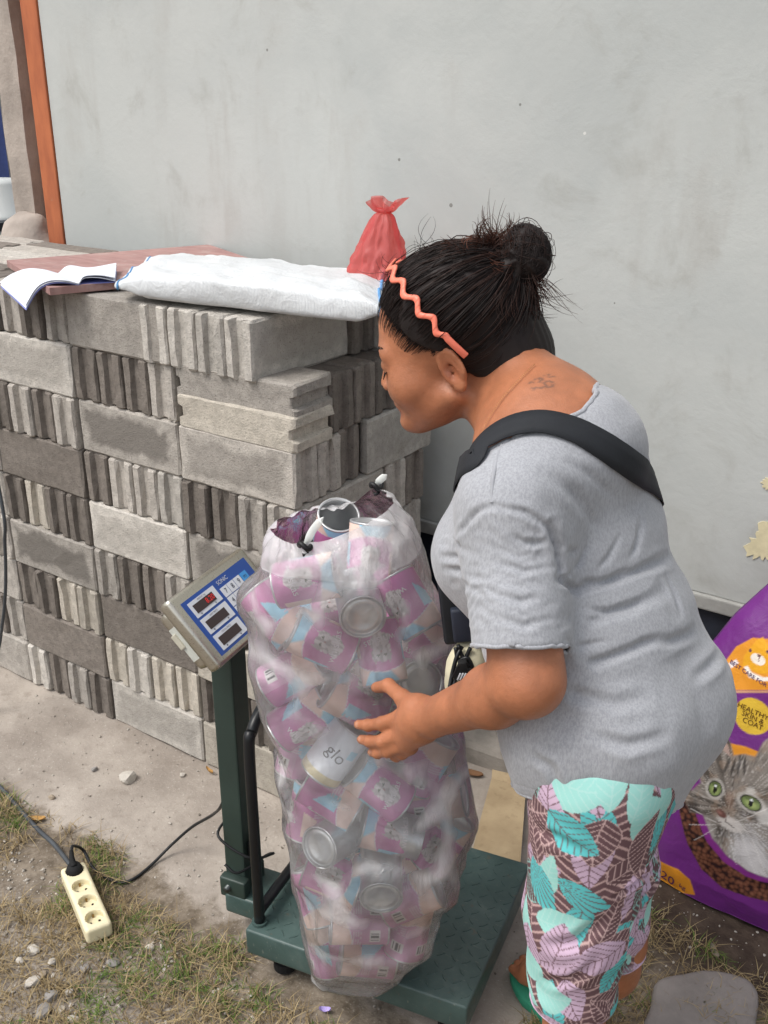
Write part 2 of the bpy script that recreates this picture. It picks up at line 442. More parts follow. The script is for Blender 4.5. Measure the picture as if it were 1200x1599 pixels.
def lump(P):
    d = ell(P, (-3.075, 2.275, 1.15), (.125, .09, .15)); d = smin(d, rc(P, (-3.09, 2.27, .0), (-3.07, 2.275, 1.1), .15, .12), .05)
    return d + .012 * fbm(P, 14, 3, 5)
v, F = nets(lump, (-3.35, 2.05, .6), (-2.87, 2.45, 1.36), .012)
mobj('base_lump', v, F, CEM_M, pil, True)

# ---- things beyond the pillar, at the left edge
BLUE = mat('blue_tarpaulin', srgb(28, 46, 96), .6, .25, 6, .3, 30, .01); RED_E = mat('red_hem', srgb(120, 28, 40), .6, .2, 8, .1)
bt = empty('blue_tarpaulin', (-4.45, 3.4, 0), 'dark blue tarpaulin with a red hem hanging beyond the pillar', 'tarpaulin')
yy = 3.4
def sheet(x0, x1, z0, z1, y, amp, fr, nx=24, nz=10):
    xs = np.linspace(x0, x1, nx); zs = np.linspace(z0, z1, nz); v = []
    for x in xs:
        for z in zs: v.append((x, y + amp * math.sin(x * fr) * (1.3 - (z - z0) / (z1 - z0)), z))
    v = np.array(v); b = v + np.array([0, .004, 0]); n = len(v); g = grid_f(nx, nz)
    return np.vstack([v, b]), g + [[i + n for i in q[::-1]] for q in g]
e0 = aty(22, 270, yy); v, f = sheet(e0[0] - 1.6, e0[0] - .035, 1.25, 3.0, yy, .03, 9); mobj('cloth', v, f, BLUE, bt, True)
v, f = sheet(e0[0] - .034, e0[0] + .0, 1.24, 3.0, yy + .005, .0, 9, 4); mobj('red_hem', v, f, RED_E, bt)
for x in (e0[0] - 1.5, e0[0] - .06):
    MB().tube([(x, yy + .04, 0), (x, yy + .04, 3.05)], .02).build('post', mat('post_steel', srgb(90, 90, 92), .5), bt, True)
WH = mat('white_plastic', srgb(205, 208, 205), .45, .06)
wp = aty(6, 305, 3.0)
bkt = empty('white_bucket', (wp[0], 3.0, 0), 'white plastic bucket upturned on a dark stand beyond the pillar', 'bucket')
a = np.linspace(0, 2 * math.pi, 28, endpoint=False)
prof = [(.0, .17), (.09, .168), (.105, .15), (.115, .02), (.125, .015), (.125, 0.0)]
v = np.array([(wp[0] - .03 + r * math.cos(t), 3.0 + r * math.sin(t), wp[2] - .1 + z) for r, z in prof for t in a]); mobj('shell', v, grid_f(len(prof), 28, True), WH, bkt, True)
MB().tube(catmull([(wp[0] - .03 + .13 * math.cos(t), 3.0 + .13 * math.sin(t) - .01, wp[2] - .06 - .05 * math.sin(t)) for t in np.linspace(0, math.pi, 9)], 4), .003, 5).build('handle', mat('wire', srgb(90, 90, 90), .4), bkt, True)
DKM = mat('dark_paint', srgb(30, 34, 42), .5, .3)
st = empty('dark_stand', (wp[0], 3.0, 0), 'dark wooden stand carrying the white bucket at left edge', 'stand')
slab('top', wp[0] - .25, wp[0] + .13, 2.8, 3.2, wp[2] - .14, wp[2] - .101, DKM, st)
slab('front_panel', wp[0] - .25, wp[0] + .11, 2.84, 2.86, .62, wp[2] - .141, DKM, st)
for dx in (-.22, .09):
    for dy in (2.83, 3.17): slab('leg', wp[0] + dx - .02, wp[0] + dx + .02, dy - .02 + .03, dy + .02 + .03, 0, wp[2] - .141, DKM, st)
# ribbed grey roofing sheets leaning below it
RB = mat('grey_roof_sheet', srgb(120, 122, 124), .55, .2)
cp = aty(4, 385, 2.75)
cr = empty('roofing_sheet', (cp[0], 2.75, 0), 'grey ribbed roofing sheet standing low at the left edge', 'roofing sheet')
zs = np.arange(0, cp[2] + .07, .008); v = []
for x in (cp[0] - .6, cp[0] + .06):
    for z in zs: v.append((x, 2.74 + .012 * math.sin(z / .034 * 2 * math.pi * .5), z))
v = np.array(v); b = v + np.array([0, .003, 0]); n = len(v); g = grid_f(2, len(zs)); mobj('sheet', np.vstack([v, b]), g + [[i + n for i in q[::-1]] for q in g], RB, cr, True)
slab('batten', cp[0] - .6, cp[0] + .05, 2.756, 2.776, .3, .34, DKM, cr)

# ---- the stack of concrete blocks
def block_mesh(name, L, T, Hh, seed):
    rg = np.random.default_rng(seed)
    g0, gd = T * .17, .013
    def end(s):   # plan outline of one end, from -y to +y
        x = L / 2
        return [(x, -T / 2 + .004), (x, -g0 - .004), (x - gd, -g0 + .002), (x - gd, g0 - .002), (x, g0 + .004), (x, T / 2 - .004)]
    side = np.linspace(-L / 2 + .006, L / 2 - .006, 7)
    o = [(x, -T / 2) for x in side] + end(1) + [(x, T / 2) for x in side[::-1]] + [(-x, -y) for x, y in end(1)]
    o = np.array(o); n = len(o); zs = [-Hh / 2, -Hh / 2 + .005, -Hh / 6, Hh / 6, Hh / 2 - .005, Hh / 2]; v = []
    for k, z in enumerate(zs):
        ins = .004 if k in (0, 5) else 0.0
        q = o * (1 - np.array([ins * 2 / L, ins * 2 / T]))
        jit = rg.normal(0, .0009, (n, 2)) + (rg.random((n, 1)) < .09) * rg.normal(0, .003, (n, 2)) * (k in (0, 1, 4, 5))
        v += [(a + j[0], b + j[1], z + rg.normal(0, .0007)) for (a, b), j in zip(q, jit)]
    me = mk_mesh(name, v, grid_f(6, n, True) + [list(range(n))[::-1], list(range(5 * n, 6 * n))])
    return me
def block_mat(name, light, dark, stain, seed):
    s = NT(name); co = s.coord(); oi = s.n('ShaderNodeObjectInfo').outputs['Random']
    sh = s.n('ShaderNodeVectorMath', operation='ADD'); s.l(co, sh.inputs[0]); cb = s.n('ShaderNodeCombineXYZ')
    for i in range(3): s.l(s.math('MULTIPLY', oi, 17.0 + 9 * i), cb.inputs[i])
    s.l(cb.outputs[0], sh.inputs[1]); c2 = sh.outputs[0]
    n1 = s.noise(c2, 14, 5, .6); n2 = s.noise(c2, 45, 4, .65); n3 = s.noise(c2, 230, 3, .7)
    sp = s.n('ShaderNodeSeparateXYZ'); s.l(co, sp.inputs[0])
    dx = s.math('SUBTRACT', .172, s.math('ABSOLUTE', sp.outputs[0])); dz = s.math('SUBTRACT', .067, s.math('ABSOLUTE', sp.outputs[2]))
    d = s.math('ADD', s.math('MINIMUM', dx, dz), s.math('MULTIPLY', s.math('SUBTRACT', n1, .52), .075))
    m = s.math('MULTIPLY', s.ramp(d, .012, .034), stain)
    m = s.math('MULTIPLY', m, s.ramp(s.math('FRACT', s.math('MULTIPLY', oi, 7.3)), .05, .6))
    base = s.mix(s.ramp(n2, .3, .72), np.asarray(light) * .82, np.asarray(light) * 1.1)
    c = s.mix(m, base, dark)
    c = s.mix(s.math('MULTIPLY', s.ramp(n3, .57, .66), .55), c, np.asarray(dark) * .55)
    hv = s.n('ShaderNodeHueSaturation'); s.l(c, hv.inputs['Color']); s.l(s.math('ADD', .80, s.math('MULTIPLY', oi, .36)), hv.inputs['Value'])
    s.set(Base_Color=hv.outputs[0], Roughness=.95); s.b.inputs['Specular IOR Level'].default_value = .12
    s.bump(s.math('ADD', s.math('MULTIPLY', n3, 1.0), s.math('MULTIPLY', n2, 1.2)), .6, .004)
    return s.m
BM = {'l': block_mat('concrete_light', srgb(192, 187, 179), srgb(154, 149, 142), .6, 1),
      'm': block_mat('concrete_grey', srgb(179, 173, 165), srgb(124, 119, 113), .9, 2),
      'd': block_mat('concrete_dark', srgb(126, 119, 112), srgb(98, 92, 87), .8, 3),
      'y': block_mat('concrete_tan', srgb(185, 178, 166), srgb(156, 149, 138), .5, 4)}
BL, BT, CH = .352, .0845, .1375
BMESH = [block_mesh('concrete_block', BL, BT - .002, CH - .0015, 40 + i) for i in range(6)]
X0, Y0 = -1.352, 1.608
stack = empty('block_stack', (-2.0, 1.87, 0), 'waist-high dry stack of grey concrete blocks against the wall', 'block stack')
def blk(x, y, z, along, m, tilt=0.0, flat=False, jit=.004):
    me = BMESH[rng.randrange(6)]; o = link('concrete_block', me)
    o.parent = stack; o.matrix_parent_inverse = stack.matrix_basis.inverted()
    o.location = (x + rng.uniform(-jit, jit) * .3, y + rng.uniform(-jit, jit), z)
    rz = (0 if along == 'x' else math.pi / 2) + rng.uniform(-.006, .006) + tilt + (math.pi if rng.random() < .5 else 0)
    o.rotation_euler = (math.pi / 2 if flat else 0, 0, rz)
    if not me.materials: me.materials.append(BM['m'])
    o.material_slots[0].link = 'OBJECT'; o.material_slots[0].material = BM[m]
    return o
def cell(k, row, typ, mats):
    xr = X0 - .36 * k; xc = xr - .18; z = (row - .5) * CH
    if typ == 'L':
        for i in range(6): blk(xc, Y0 + BT / 2 + i * .0868, z, 'x', mats[i % len(mats)], jit=.003 if i else .006)
    else:
        for i in range(4):
            xx = xr - .0455 - i * .0895
            blk(xx, Y0 + BL / 2, z, 'y', mats[i % len(mats)], jit=.007)
        for i in range(2): blk(xc, Y0 + BL + .004 + BT / 2 + i * .0868, z, 'x', mats[(i + 1) % len(mats)])
plan = {9: ['E', 'L', 'E', 'L', 'E'], 8: ['F', 'E', 'L', 'E', 'L'], 7: ['L', 'L', 'E', 'L', 'E'], 6: ['E', 'E', 'L', 'E', 'L'], 5: ['L', 'L', 'E', 'L', 'E'],
        4: ['E', 'E', 'L', 'E', 'L'], 3: ['L', 'L', 'E', 'L', 'E'], 2: ['E', 'E', 'L', 'E', 'L'], 1: ['L', 'L', 'E', 'L', 'E']}
mm = {(9, 1): 'm', (9, 2): 'md', (8, 1): 'mddd', (8, 2): 'l', (7, 0): 'mmd', (7, 1): 'm', (7, 2): 'mdmd', (6, 0): 'mmdd', (6, 1): 'lmmd', (6, 2): 'd', (5, 0): 'm', (5, 1): 'l', (5, 2): 'ddyd',
      (4, 0): 'dmdm', (4, 1): 'mddm', (4, 2): 'm', (3, 0): 'y', (3, 1): 'd', (3, 2): 'yydd', (2, 0): 'd', (2, 1): 'yyly', (2, 2): 'd', (1, 0): 'y', (1, 1): 'l', (1, 2): 'dmdl'}
for row, ts in plan.items():
    for k, t in enumerate(ts):
        z = (row - .5) * CH
        if row == 9 and k == 0:      # top corner: ends jut out, long face to the right, set back from the corner
            for i in range(4): blk(X0 - .098 - .0425 - i * .0885, Y0 + BL / 2 - .004, z, 'y', 'l', tilt=-.03 if i == 0 else 0, jit=.003)
            blk(X0 - .06, Y0 + BL + .098, z, 'x', 'l').location.x = X0 - .19
            blk(X0 - .19, Y0 + BL + .013, z, 'x', 'd').location.x = X0 - .25
            continue
        if t == 'F':                 # two blocks laid flat, more on edge behind
            blk(X0 - .176, Y0 + .0685, (row - 1) * CH + .0365, 'x', 'y', flat=True, jit=.002)
            blk(X0 - .18, Y0 + .074, (row - 1) * CH + .106, 'x', 'm', flat=True, jit=.002, tilt=.02)
            for i in range(4): blk(X0 - .185, Y0 + .141 + .045 + i * .0875, z, 'x', 'dm'[i % 2 and i > 2], jit=.004)
            continue
        if row == 7 and k == 0:
            for i in range(2): blk(X0 - .18, Y0 + BT / 2 + i * .0868 * .78, z, 'x', 'm', jit=.002) if i == 0 else blk(X0 - .18, Y0 + BT * 1.5 + .002, z, 'x', 'm', jit=.001)
            for i in range(1): blk(X0 - .19, Y0 + BT * 2.5 + .004, z, 'x', 'd', jit=.001)
            blk(X0 - .043, Y0 + .262 + .155, z, 'y', 'l', jit=.001).scale = (.80, 1, 1)
            blk(X0 - .132, Y0 + .262 + .155, z, 'y', 'm', jit=.001).scale = (.80, 1, 1)
            continue
        cell(k, row, t, mm.get((row, k), 'mdml'))
# ================================================================ THE PLATFORM SCALE
GRN = NT('green_hammered_paint'); co = GRN.coord(); n1 = GRN.noise(co, 11, 5, .65); n2 = GRN.noise(co, 60, 3)
gc = GRN.mix(GRN.ramp(n1, .3, .7), srgb(58, 78, 75), srgb(74, 94, 91)); gc = GRN.mix(GRN.math('MULTIPLY', GRN.ramp(n1, .55, .75), .3), gc, srgb(122, 128, 122))
n5 = GRN.noise(GRN.coord(scale=(1, 6, 1)), 55, 4, .7); gc = GRN.mix(GRN.math('MULTIPLY', GRN.ramp(n5, .62, .70), .5), gc, srgb(126, 130, 122)); gc = GRN.mix(GRN.math('MULTIPLY', GRN.ramp(GRN.noise(co, 34, 5, .7), .62, .68), .55), gc, srgb(96, 84, 68)); GRN.set(Base_Color=gc, Roughness=GRN.math('ADD', .3, GRN.math('MULTIPLY', n2, .25))); GRN.bump(n2, .08, .002); GRN = GRN.m
GRD = mat('green_post_paint', srgb(48, 62, 57), .42, .15, 8, .06, 80)
BLK = mat('black_paint', srgb(22, 24, 27), .35, .2, 10, .05, 60)
RUB = mat('black_rubber', srgb(20, 20, 21), .8, .2)
PA = R(11); ex = np.array([math.cos(PA), math.sin(PA), 0]); ey = np.array([-math.sin(PA), math.cos(PA), 0]); ez = np.array([0, 0, 1.])
PL0 = np.array([-1.137, 1.143, 0]); PW, PD = .476, .415
RM = np.stack([ex, ey, ez], 1)
def pw(a, b, z): return PL0 + ex * a + ey * b + ez * z
sc = empty('platform_scale', pw(PW / 2, PD / 2, 0), 'dark green electronic platform scale carrying the bag of cans', 'scale')
plat = MB().box(pw(PW / 2, PD / 2, .089), (PW, PD, .062), RM, .005).build('platform', GRN, sc, True)
mb = MB()                       # raised tread lines of the chequer plate
i = 0
for a in np.arange(.022, PW - .01, .026):
    for b in np.arange(.022, PD - .01, .026):
        k = (int(round((a - .022) / .026)) + int(round((b - .022) / .026))) % 2; th = PA + (R(45) if k else R(-45))
        u = np.array([math.cos(th), math.sin(th), 0]); w_ = np.array([-math.sin(th), math.cos(th), 0])
        c = pw(a, b, .1192); l, hw = .0115, .0026
        v = [c - u * l, c + w_ * hw, c + u * l, c - w_ * hw, c - u * l * .75 + ez * .0022, c + w_ * hw * .5 + ez * .0022, c + u * l * .75 + ez * .0022, c - w_ * hw * .5 + ez * .0022]
        mb.add(v, [[0, 3, 7, 4], [3, 2, 6, 7], [2, 1, 5, 6], [1, 0, 4, 5], [4, 7, 6, 5]])
tr = mb.build('tread_pattern', GRN, plat); tr['kind'] = 'stuff'
ca = np.arange(16) / 16 * 2 * math.pi
for a, b in ((.06, .05), (PW - .05, .05), (.06, PD - .05), (PW - .05, PD - .05)):
    mb = MB(); mb.tube([pw(a, b, .0), pw(a, b, .02)], .024, 16); mb.tube([pw(a, b, .019), pw(a, b, .06)], .008, 10); mb.build('foot', RUB, sc)
# arm that joins platform and post
mb = MB(); mb.box(pw(-.045, .14, .075), (.12, .105, .05), RM, .006); mb.build('bracket', GRN, sc, True)
MB().box(pw(-.085, .10, .115), (.062, .022, .05), RM, .004).build('hinge_lug', GRD, sc, True); MB().box(pw(-.085, .168, .115), (.062, .012, .05), RM, .004).build('hinge_lug', GRD, sc, True)
mb = MB(); mb.tube([pw(-.095, .08, .118), pw(-.095, .185, .118)], .007, 10); mb.build('hinge_bolt', mat('bolt_steel', srgb(80, 84, 84), .4, metal=.8), sc, True)
cpx, cpy = -.088, .137
post = MB().box(pw(cpx, cpy, .385), (.048, .056, .58), RM, .004).build('post', GRD, sc)
MB().box(pw(cpx + .031, cpy, .2), (.012, .03, .05), RM, .003).build('cable_clip', BLK, sc)
# black guard rail
pa, pb = .018, .028
rail = [pw(pa, pb, .118), pw(pa, pb, .30), pw(pa, pb, .545), pw(pa, pb + .012, .575), pw(pa, pb + .035, .595), pw(pa, pb + .075, .608), pw(pa, pb + .16, .608), pw(pa, pb + .2, .592), pw(pa, pb + .212, .56), pw(pa, pb + .212, .30), pw(pa, pb + .212, .175), pw(pa, pb + .204, .155), pw(pa, pb + .19, .15), pw(pa, pb + .1, .15), pw(pa, pb, .15)]
mb = MB(); mb.tube(catmull(rail, 6), .0112, 12); mb.build('guard_rail', BLK, sc, True)
mb = MB(); mb.tube([pw(pa, pb, .1195), pw(pa, pb, .126)], .016, 14); mb.build('rail_foot', GRN, sc)
# indicator head
STEEL = NT('brushed_steel'); n1 = STEEL.noise(STEEL.coord(scale=(1, 12, 12)), 30, 3); STEEL.set(Base_Color=STEEL.mix(n1, srgb(176, 170, 156), srgb(206, 202, 190)), Roughness=STEEL.math('ADD', .22, STEEL.math('MULTIPLY', n1, .15)), Metallic=.9); STEEL = STEEL.m
tau = R(47); wd = ey; dn = ex * math.cos(tau) - ez * math.sin(tau); nrm = np.cross(wd, -dn); nrm = nrm if nrm[2] > 0 else -nrm
HC = pw(cpx + .002, cpy + .014, .768); HM = np.stack([wd, -dn, nrm], 1)
def hw_(a, b, c): return HC + HM @ np.array([a, b, c])
HWD, HHT = .262, .158
head = MB().box(hw_(0, 0, -.008), (HWD, HHT, .03), HM, .009).build('indicator_head', STEEL, sc, True)
mb = MB(); mb.box(hw_(0, 0, -.037), (HWD - .022, HHT - .03, .034), HM, .012); mb.build('rear_housing', STEEL, head, True)
mb = MB(); mb.box(pw(cpx, cpy, .68), (.03, .05, .06), RM, .003); mb.build('neck_bracket', STEEL, sc)
mb = MB(); mb.box(hw_(-HWD / 2 + .0105, -.004, -.037), (.0015, .075, .02), HM); mb.build('rating_sticker', mat('sticker', srgb(196, 198, 190), .6, .1, 60), head)
mb = MB(); mb.box(hw_(-HWD / 2 + .0085, .006, -.044), (.006, .032, .012), HM, .002); mb.build('rocker_switch', mat('switch', srgb(190, 186, 170), .4), head)
PBL = mat('panel_blue', srgb(40, 76, 150), .35, .05, 5, 0); PWH = mat('panel_white', srgb(206, 210, 216), .4, .04, 5, 0); LCD = mat('display_smoke', srgb(58, 46, 46), .15, .08, 5, 0)
def plate(name, x0, x1, y0, y1, lift, mt, par):
    v = [hw_(x, y, .0070 + z) for z in (lift - .0009, lift) for x, y in ((x0, y0), (x1, y0), (x1, y1), (x0, y1))]
    return mobj(name, v, [[3, 2, 1, 0], [4, 5, 6, 7], [0, 1, 5, 4], [1, 2, 6, 5], [2, 3, 7, 6], [3, 0, 4, 7]], mt, par)
panel = plate('blue_panel', -.110, .112, -.064, .058, .0009, PBL, head)
def htext(s, x, y, size, mt, name, lift=.0032, sx=1.0):
    v, f = text_vf(s, size); q = np.array([hw_(x + a[0] * sx, y + a[1], .0070 + lift) for a in v]); return mobj(name, q, f, mt, panel)
REDL = NT('red_led'); REDL.set(Base_Color=(.3, .01, .01), Roughness=.4); REDL.b.inputs['Emission Color'].default_value = (1, .03, .03, 1); REDL.b.inputs['Emission Strength'].default_value = .35; REDL = REDL.m
DKI = mat('dark_ink', srgb(35, 42, 66), .6, 0, 5, 0)
for j, yy in enumerate((.034, -.004, -.042)):
    plate('display_frame', -.098, -.012, yy - .0165, yy + .0165, .0018, PWH, panel); plate('display_window', -.090, -.026, yy - .0095, yy + .0085, .0026, LCD, panel)
    htext(('WEIGHT kg', 'UNIT PRICE', 'TOTAL PRICE')[j], -.058, yy + .0125, .0052, DKI, 'print')
    for xx in (-.082, -.034): plate('mark', xx - .0012, xx + .0012, yy - .0143, yy - .012, .0026, DKI, panel)
htext('8.20', -.041, .0335, .0155, REDL, 'digits')
htext('SONIC', .018, .047, .012, PWH, 'maker_name', .002)
KEY = mat('key_white', srgb(212, 216, 222), .4, .03, 5, 0); KBL = mat('key_blue', srgb(70, 150, 214), .4, .03, 5, 0)
for r_, line in enumerate((('7', '8', '9', 'M1'), ('4', '5', '6', 'M2'), ('1', '2', '3', 'T'), ('0', '.', 'C', 'Z'))):
    for c_, ch in enumerate(line):
        x = .008 + c_ * .0235; y = .026 - r_ * .0225; k = plate('key', x - .0108, x + .0108, y - .0104, y + .0104, .0022, KBL if c_ == 3 else KEY, panel)
        htext(ch, x, y, .015 if len(ch) == 1 else .009, DKI, 'key_legend', .0032)
# mains lead from the post to the power strip, and the socket box cables
CORD = mat('black_cord', srgb(26, 28, 30), .5, .2, 20, .05); CORG = mat('grey_cord', srgb(70, 74, 78), .55, .2, 20, .05)

# ================================================================ POWER STRIP AND CORDS
IV = mat('ivory_plastic', srgb(226, 216, 182), .45, .06, 14, .04, 120)
s0, s1 = atz(113, 1351, .04), atz(155, 1449, .04); sx_ = (s1 - s0); sl = np.linalg.norm(sx_[:2]); sx_ = sx_ / np.linalg.norm(sx_); sy_ = np.cross(ez, sx_)
SM = np.stack([sx_, sy_, ez], 0); SCN = (s0 + s1) / 2; SCN[2] = .022
socks = [-.088, -.032, .022, .076]
def strip_sdf(P):
    q = (P - SCN) @ SM.T; hb = np.array([sl / 2, .0285, .020]) - .008
    d = np.linalg.norm(np.maximum(np.abs(q) - hb, 0), axis=1) + np.minimum(np.max(np.abs(q) - hb, axis=1), 0) - .008
    for x in socks:
        cyl = np.maximum(np.hypot(q[:, 0] - x, q[:, 1]) - .0195, .004 - q[:, 2]); d = np.maximum(d, -cyl)
    return d
v, F = nets(strip_sdf, SCN - .2, SCN + np.array([.2, .2, .06]), .0022)
ps = empty('power_strip', (SCN[0], SCN[1], 0), 'cream four-socket power strip lying on the dry grass', 'power strip')
mobj('housing', v, F, IV, ps, True)
HOLE = mat('socket_hole', srgb(40, 34, 28), .8)
for x in socks[1:]:
    for s in (-1, 1):
        p = SCN + sx_ * (x + .0) + sy_ * .0095 * s + ez * .0045; mb = MB(); mb.tube([p - ez * .003, p + ez * .0012], .0026, 10); mb.build('socket_hole', HOLE, ps)
        p = SCN + sx_ * (x + .016 * s) + ez * .008; mb = MB(); mb.box(p, (.003, .004, .008), SM.T); mb.build('earth_clip', mat('brass', srgb(150, 120, 70), .4, metal=.7), ps)
pc = SCN + sx_ * socks[0]
plug = empty('plug', pc, 'black two-pin plug pushed into the power strip', 'plug')
mb = MB(); mb.tube([pc + ez * .003, pc + ez * .024, pc + ez * .034], [.0185, .0185, .014], 20); mb.build('plug_body', RUB, plug, True)
pe = pc - sx_ * .03 + sy_ * .004 + ez * .052
mb = MB(); mb.tube(catmull([pc + ez * .03, pc - sx_ * .012 + ez * .04, pe], 5), np.linspace(.009, .0045, 11), 12); mb.build('strain_relief', RUB, plug, True)
def gpt(u, v, h=.006):
    p = atz(u, v, 0.0); p[2] = float(gz(np.array(p[0]), np.array(p[1]))) + h; return p
lead = [pe, pe - sx_ * .02 + ez * -.006 + sy_ * .01, gpt(133, 1344, .035), gpt(148, 1362, .012), gpt(180, 1373), gpt(205, 1372), gpt(235, 1352), atz(268, 1320, .025), atz(300, 1292, .085), atz(332, 1273, .18), pw(cpx - .033, cpy - .012, .300), pw(cpx - .030, cpy + .004, .34), pw(cpx - .029, cpy + .004, .45), pw(cpx - .029, cpy + .004, .66)]
o = mobj('scale_lead', *tube_vf(catmull(lead, 8), .0036, 8), CORD, None, True); tag(o, 'thin black lead looping from the power strip to the scale post', 'cord')
loop = [pw(cpx - .03, cpy + .0, .26), pw(cpx - .02, cpy - .05, .25), pw(cpx + .05, cpy - .045, .215), pw(cpx + .075, cpy + .005, .195), pw(cpx + .05, cpy + .02, .17), pw(cpx + .02, cpy - .045, .165), pw(cpx - .01, cpy - .05, .18)]
MB().tube(catmull(loop, 8), .003, 7).build('sensor_cable', CORD, sc, True)
se = SCN - sx_ * (sl / 2) + ez * .0
mains = [se + sx_ * .004, se - sx_ * .03 - ez * .004, gpt(85, 1322, .01), gpt(60, 1293, .008), gpt(25, 1258, .008), gpt(0, 1232, .008), gpt(-60, 1185, .008), gpt(-160, 1120, .008)]
o = mobj('mains_cable', *tube_vf(catmull(mains, 8), .0058, 8), CORG, None, True); tag(o, 'thick grey mains cable running from the left edge to the power strip', 'cord')
hp = [aty(2, 780, 1.45), aty(8, 850, 1.45), aty(9, 920, 1.45), aty(4, 975, 1.45), aty(-6, 1030, 1.45), aty(-40, 1100, 1.4)]; hp[-1][2] = .006
hp = [np.array([hp[0][0] - .35, 1.62, 1.3]), np.array([hp[0][0] - .12, 1.50, 1.12])] + hp
o = mobj('hanging_cable', *tube_vf(catmull(hp, 8), .0045, 8), CORG, None, True); tag(o, 'grey cable hanging down in front of the blocks at the left edge', 'cord')

# ================================================================ THINGS ON TOP OF THE STACK
ZT = 9 * CH + .002
BRD = NT('red_brown_board'); co = BRD.coord(); n1 = BRD.noise(BRD.coord(scale=(3, 14, 3)), 3, 5); n2 = BRD.noise(co, 18, 5, .7)
c = BRD.mix(BRD.ramp(n1, .3, .7), srgb(150, 114, 110), srgb(170, 134, 128)); c = BRD.mix(BRD.math('MULTIPLY', BRD.ramp(n2, .5, .72), .55), c, srgb(176, 158, 150)); BRD.set(Base_Color=c, Roughness=.7); BRD.bump(n2, .2, .003); BRD = BRD.m
d1 = np.array([.42, .9075, 0]); d2 = np.array([-.9075, .42, 0]); A = np.array([-2.018, 1.533, ZT + .011])
v, f = box_vf((.58, .47, .018), .001); v = np.array([A + d1 * (p[0] + .29) + d2 * (p[1] + .235) + ez * p[2] for p in v])
o = mobj('plywood_board', v, f, BRD); tag(o, 'reddish brown plywood board on the block stack under the notebook', 'board')
BT_ = ZT + .02
# open notebook
PAP = mat('notebook_paper', srgb(226, 230, 240), .6, .04, 9, .03, 60); CVR = mat('notebook_cover', srgb(120, 128, 190), .5, .08)
nb = empty('notebook', atz(123, 443, BT_), 'open white notebook with its left page drooping over the board edge', 'notebook')
def patch(cols, n=10, m=10):
    """cols: list of (front point, back point) across the page"""
    a = catmull([c[0] for c in cols], n); b = catmull([c[1] for c in cols], n)
    t = np.linspace(0, 1, m)[None, :, None]; g = a[:, None] * (1 - t) + b[:, None] * t; return g
def pages(name, cols, th, mt, par):
    g = patch(cols); nu, nv = g.shape[:2]; v = g.reshape(-1, 3); fl = grid_f(nu, nv); n = len(v)
    d = np.gradient(g, axis=0); e = np.gradient(g, axis=1); nn = np.cross(d, e); nn /= np.linalg.norm(nn, axis=2)[..., None]; nn *= np.sign(nn[..., 2].mean())
    b = (g - nn * th).reshape(-1, 3); idx = np.arange(n).reshape(nu, nv); rim = list(idx[0, :]) + list(idx[1:, -1]) + list(idx[-1, :-1][::-1]) + list(idx[1:-1, 0][::-1])
    F_ = fl + [[i + n for i in q[::-1]] for q in fl] + [[rim[i], rim[(i + 1) % len(rim)], rim[(i + 1) % len(rim)] + n, rim[i] + n] for i in range(len(rim))]
    return mobj(name, np.vstack([v, b]), F_, mt, par, False)
sp_f, sp_b = atz(123, 443, BT_ + .004), atz(91, 427, BT_ + .004)
L = [(sp_f, sp_b), (atz(100, 438, BT_ + .014), atz(68, 421, BT_ + .014)), (atz(76, 439, BT_ + .012), atz(42, 420, BT_ + .012)), (atz(57, 450, BT_ - .006), atz(17, 429, BT_ - .002)), (atz(40, 477, BT_ - .045), atz(0, 441, BT_ - .025))]
pages('left_page', L, .0012, PAP, nb); pages('left_page', [(p - ez * (.002 + .0012 * i), q - ez * (.002 + .0012 * i)) for i, (p, q) in enumerate(L)], .001, PAP, nb)
pages('cover', [(p - ez * (.004 + .002 * i), q - ez * (.004 + .002 * i)) for i, (p, q) in enumerate(L)], .001, CVR, nb)
Rr = [(sp_f, sp_b), (atz(138, 432, BT_ + .014), atz(103, 416, BT_ + .014)), (atz(160, 432, BT_ + .012), atz(125, 417, BT_ + .012)), (atz(181, 436, BT_ + .004), atz(146, 419, BT_ + .006)), ]
Rr = [(sp_f, sp_b), (atz(132, 432, BT_ + .018), atz(108, 415, BT_ + .016)), (atz(155, 430, BT_ + .02), atz(140, 418, BT_ + .012)), (atz(180, 434, BT_ + .012), atz(182, 411, BT_ + .022))]
pages('right_page', Rr, .0012, PAP, nb); pages('right_page', [(p - ez * (.002 + .002 * i), q - ez * (.002 + .002 * i)) for i, (p, q) in enumerate(Rr)], .001, PAP, nb)
pages('cover', [(p * [1, 1, 0] + ez * (BT_ + .0012), q * [1, 1, 0] + ez * (BT_ + .0012)) for p, q in Rr], .0008, CVR, nb)
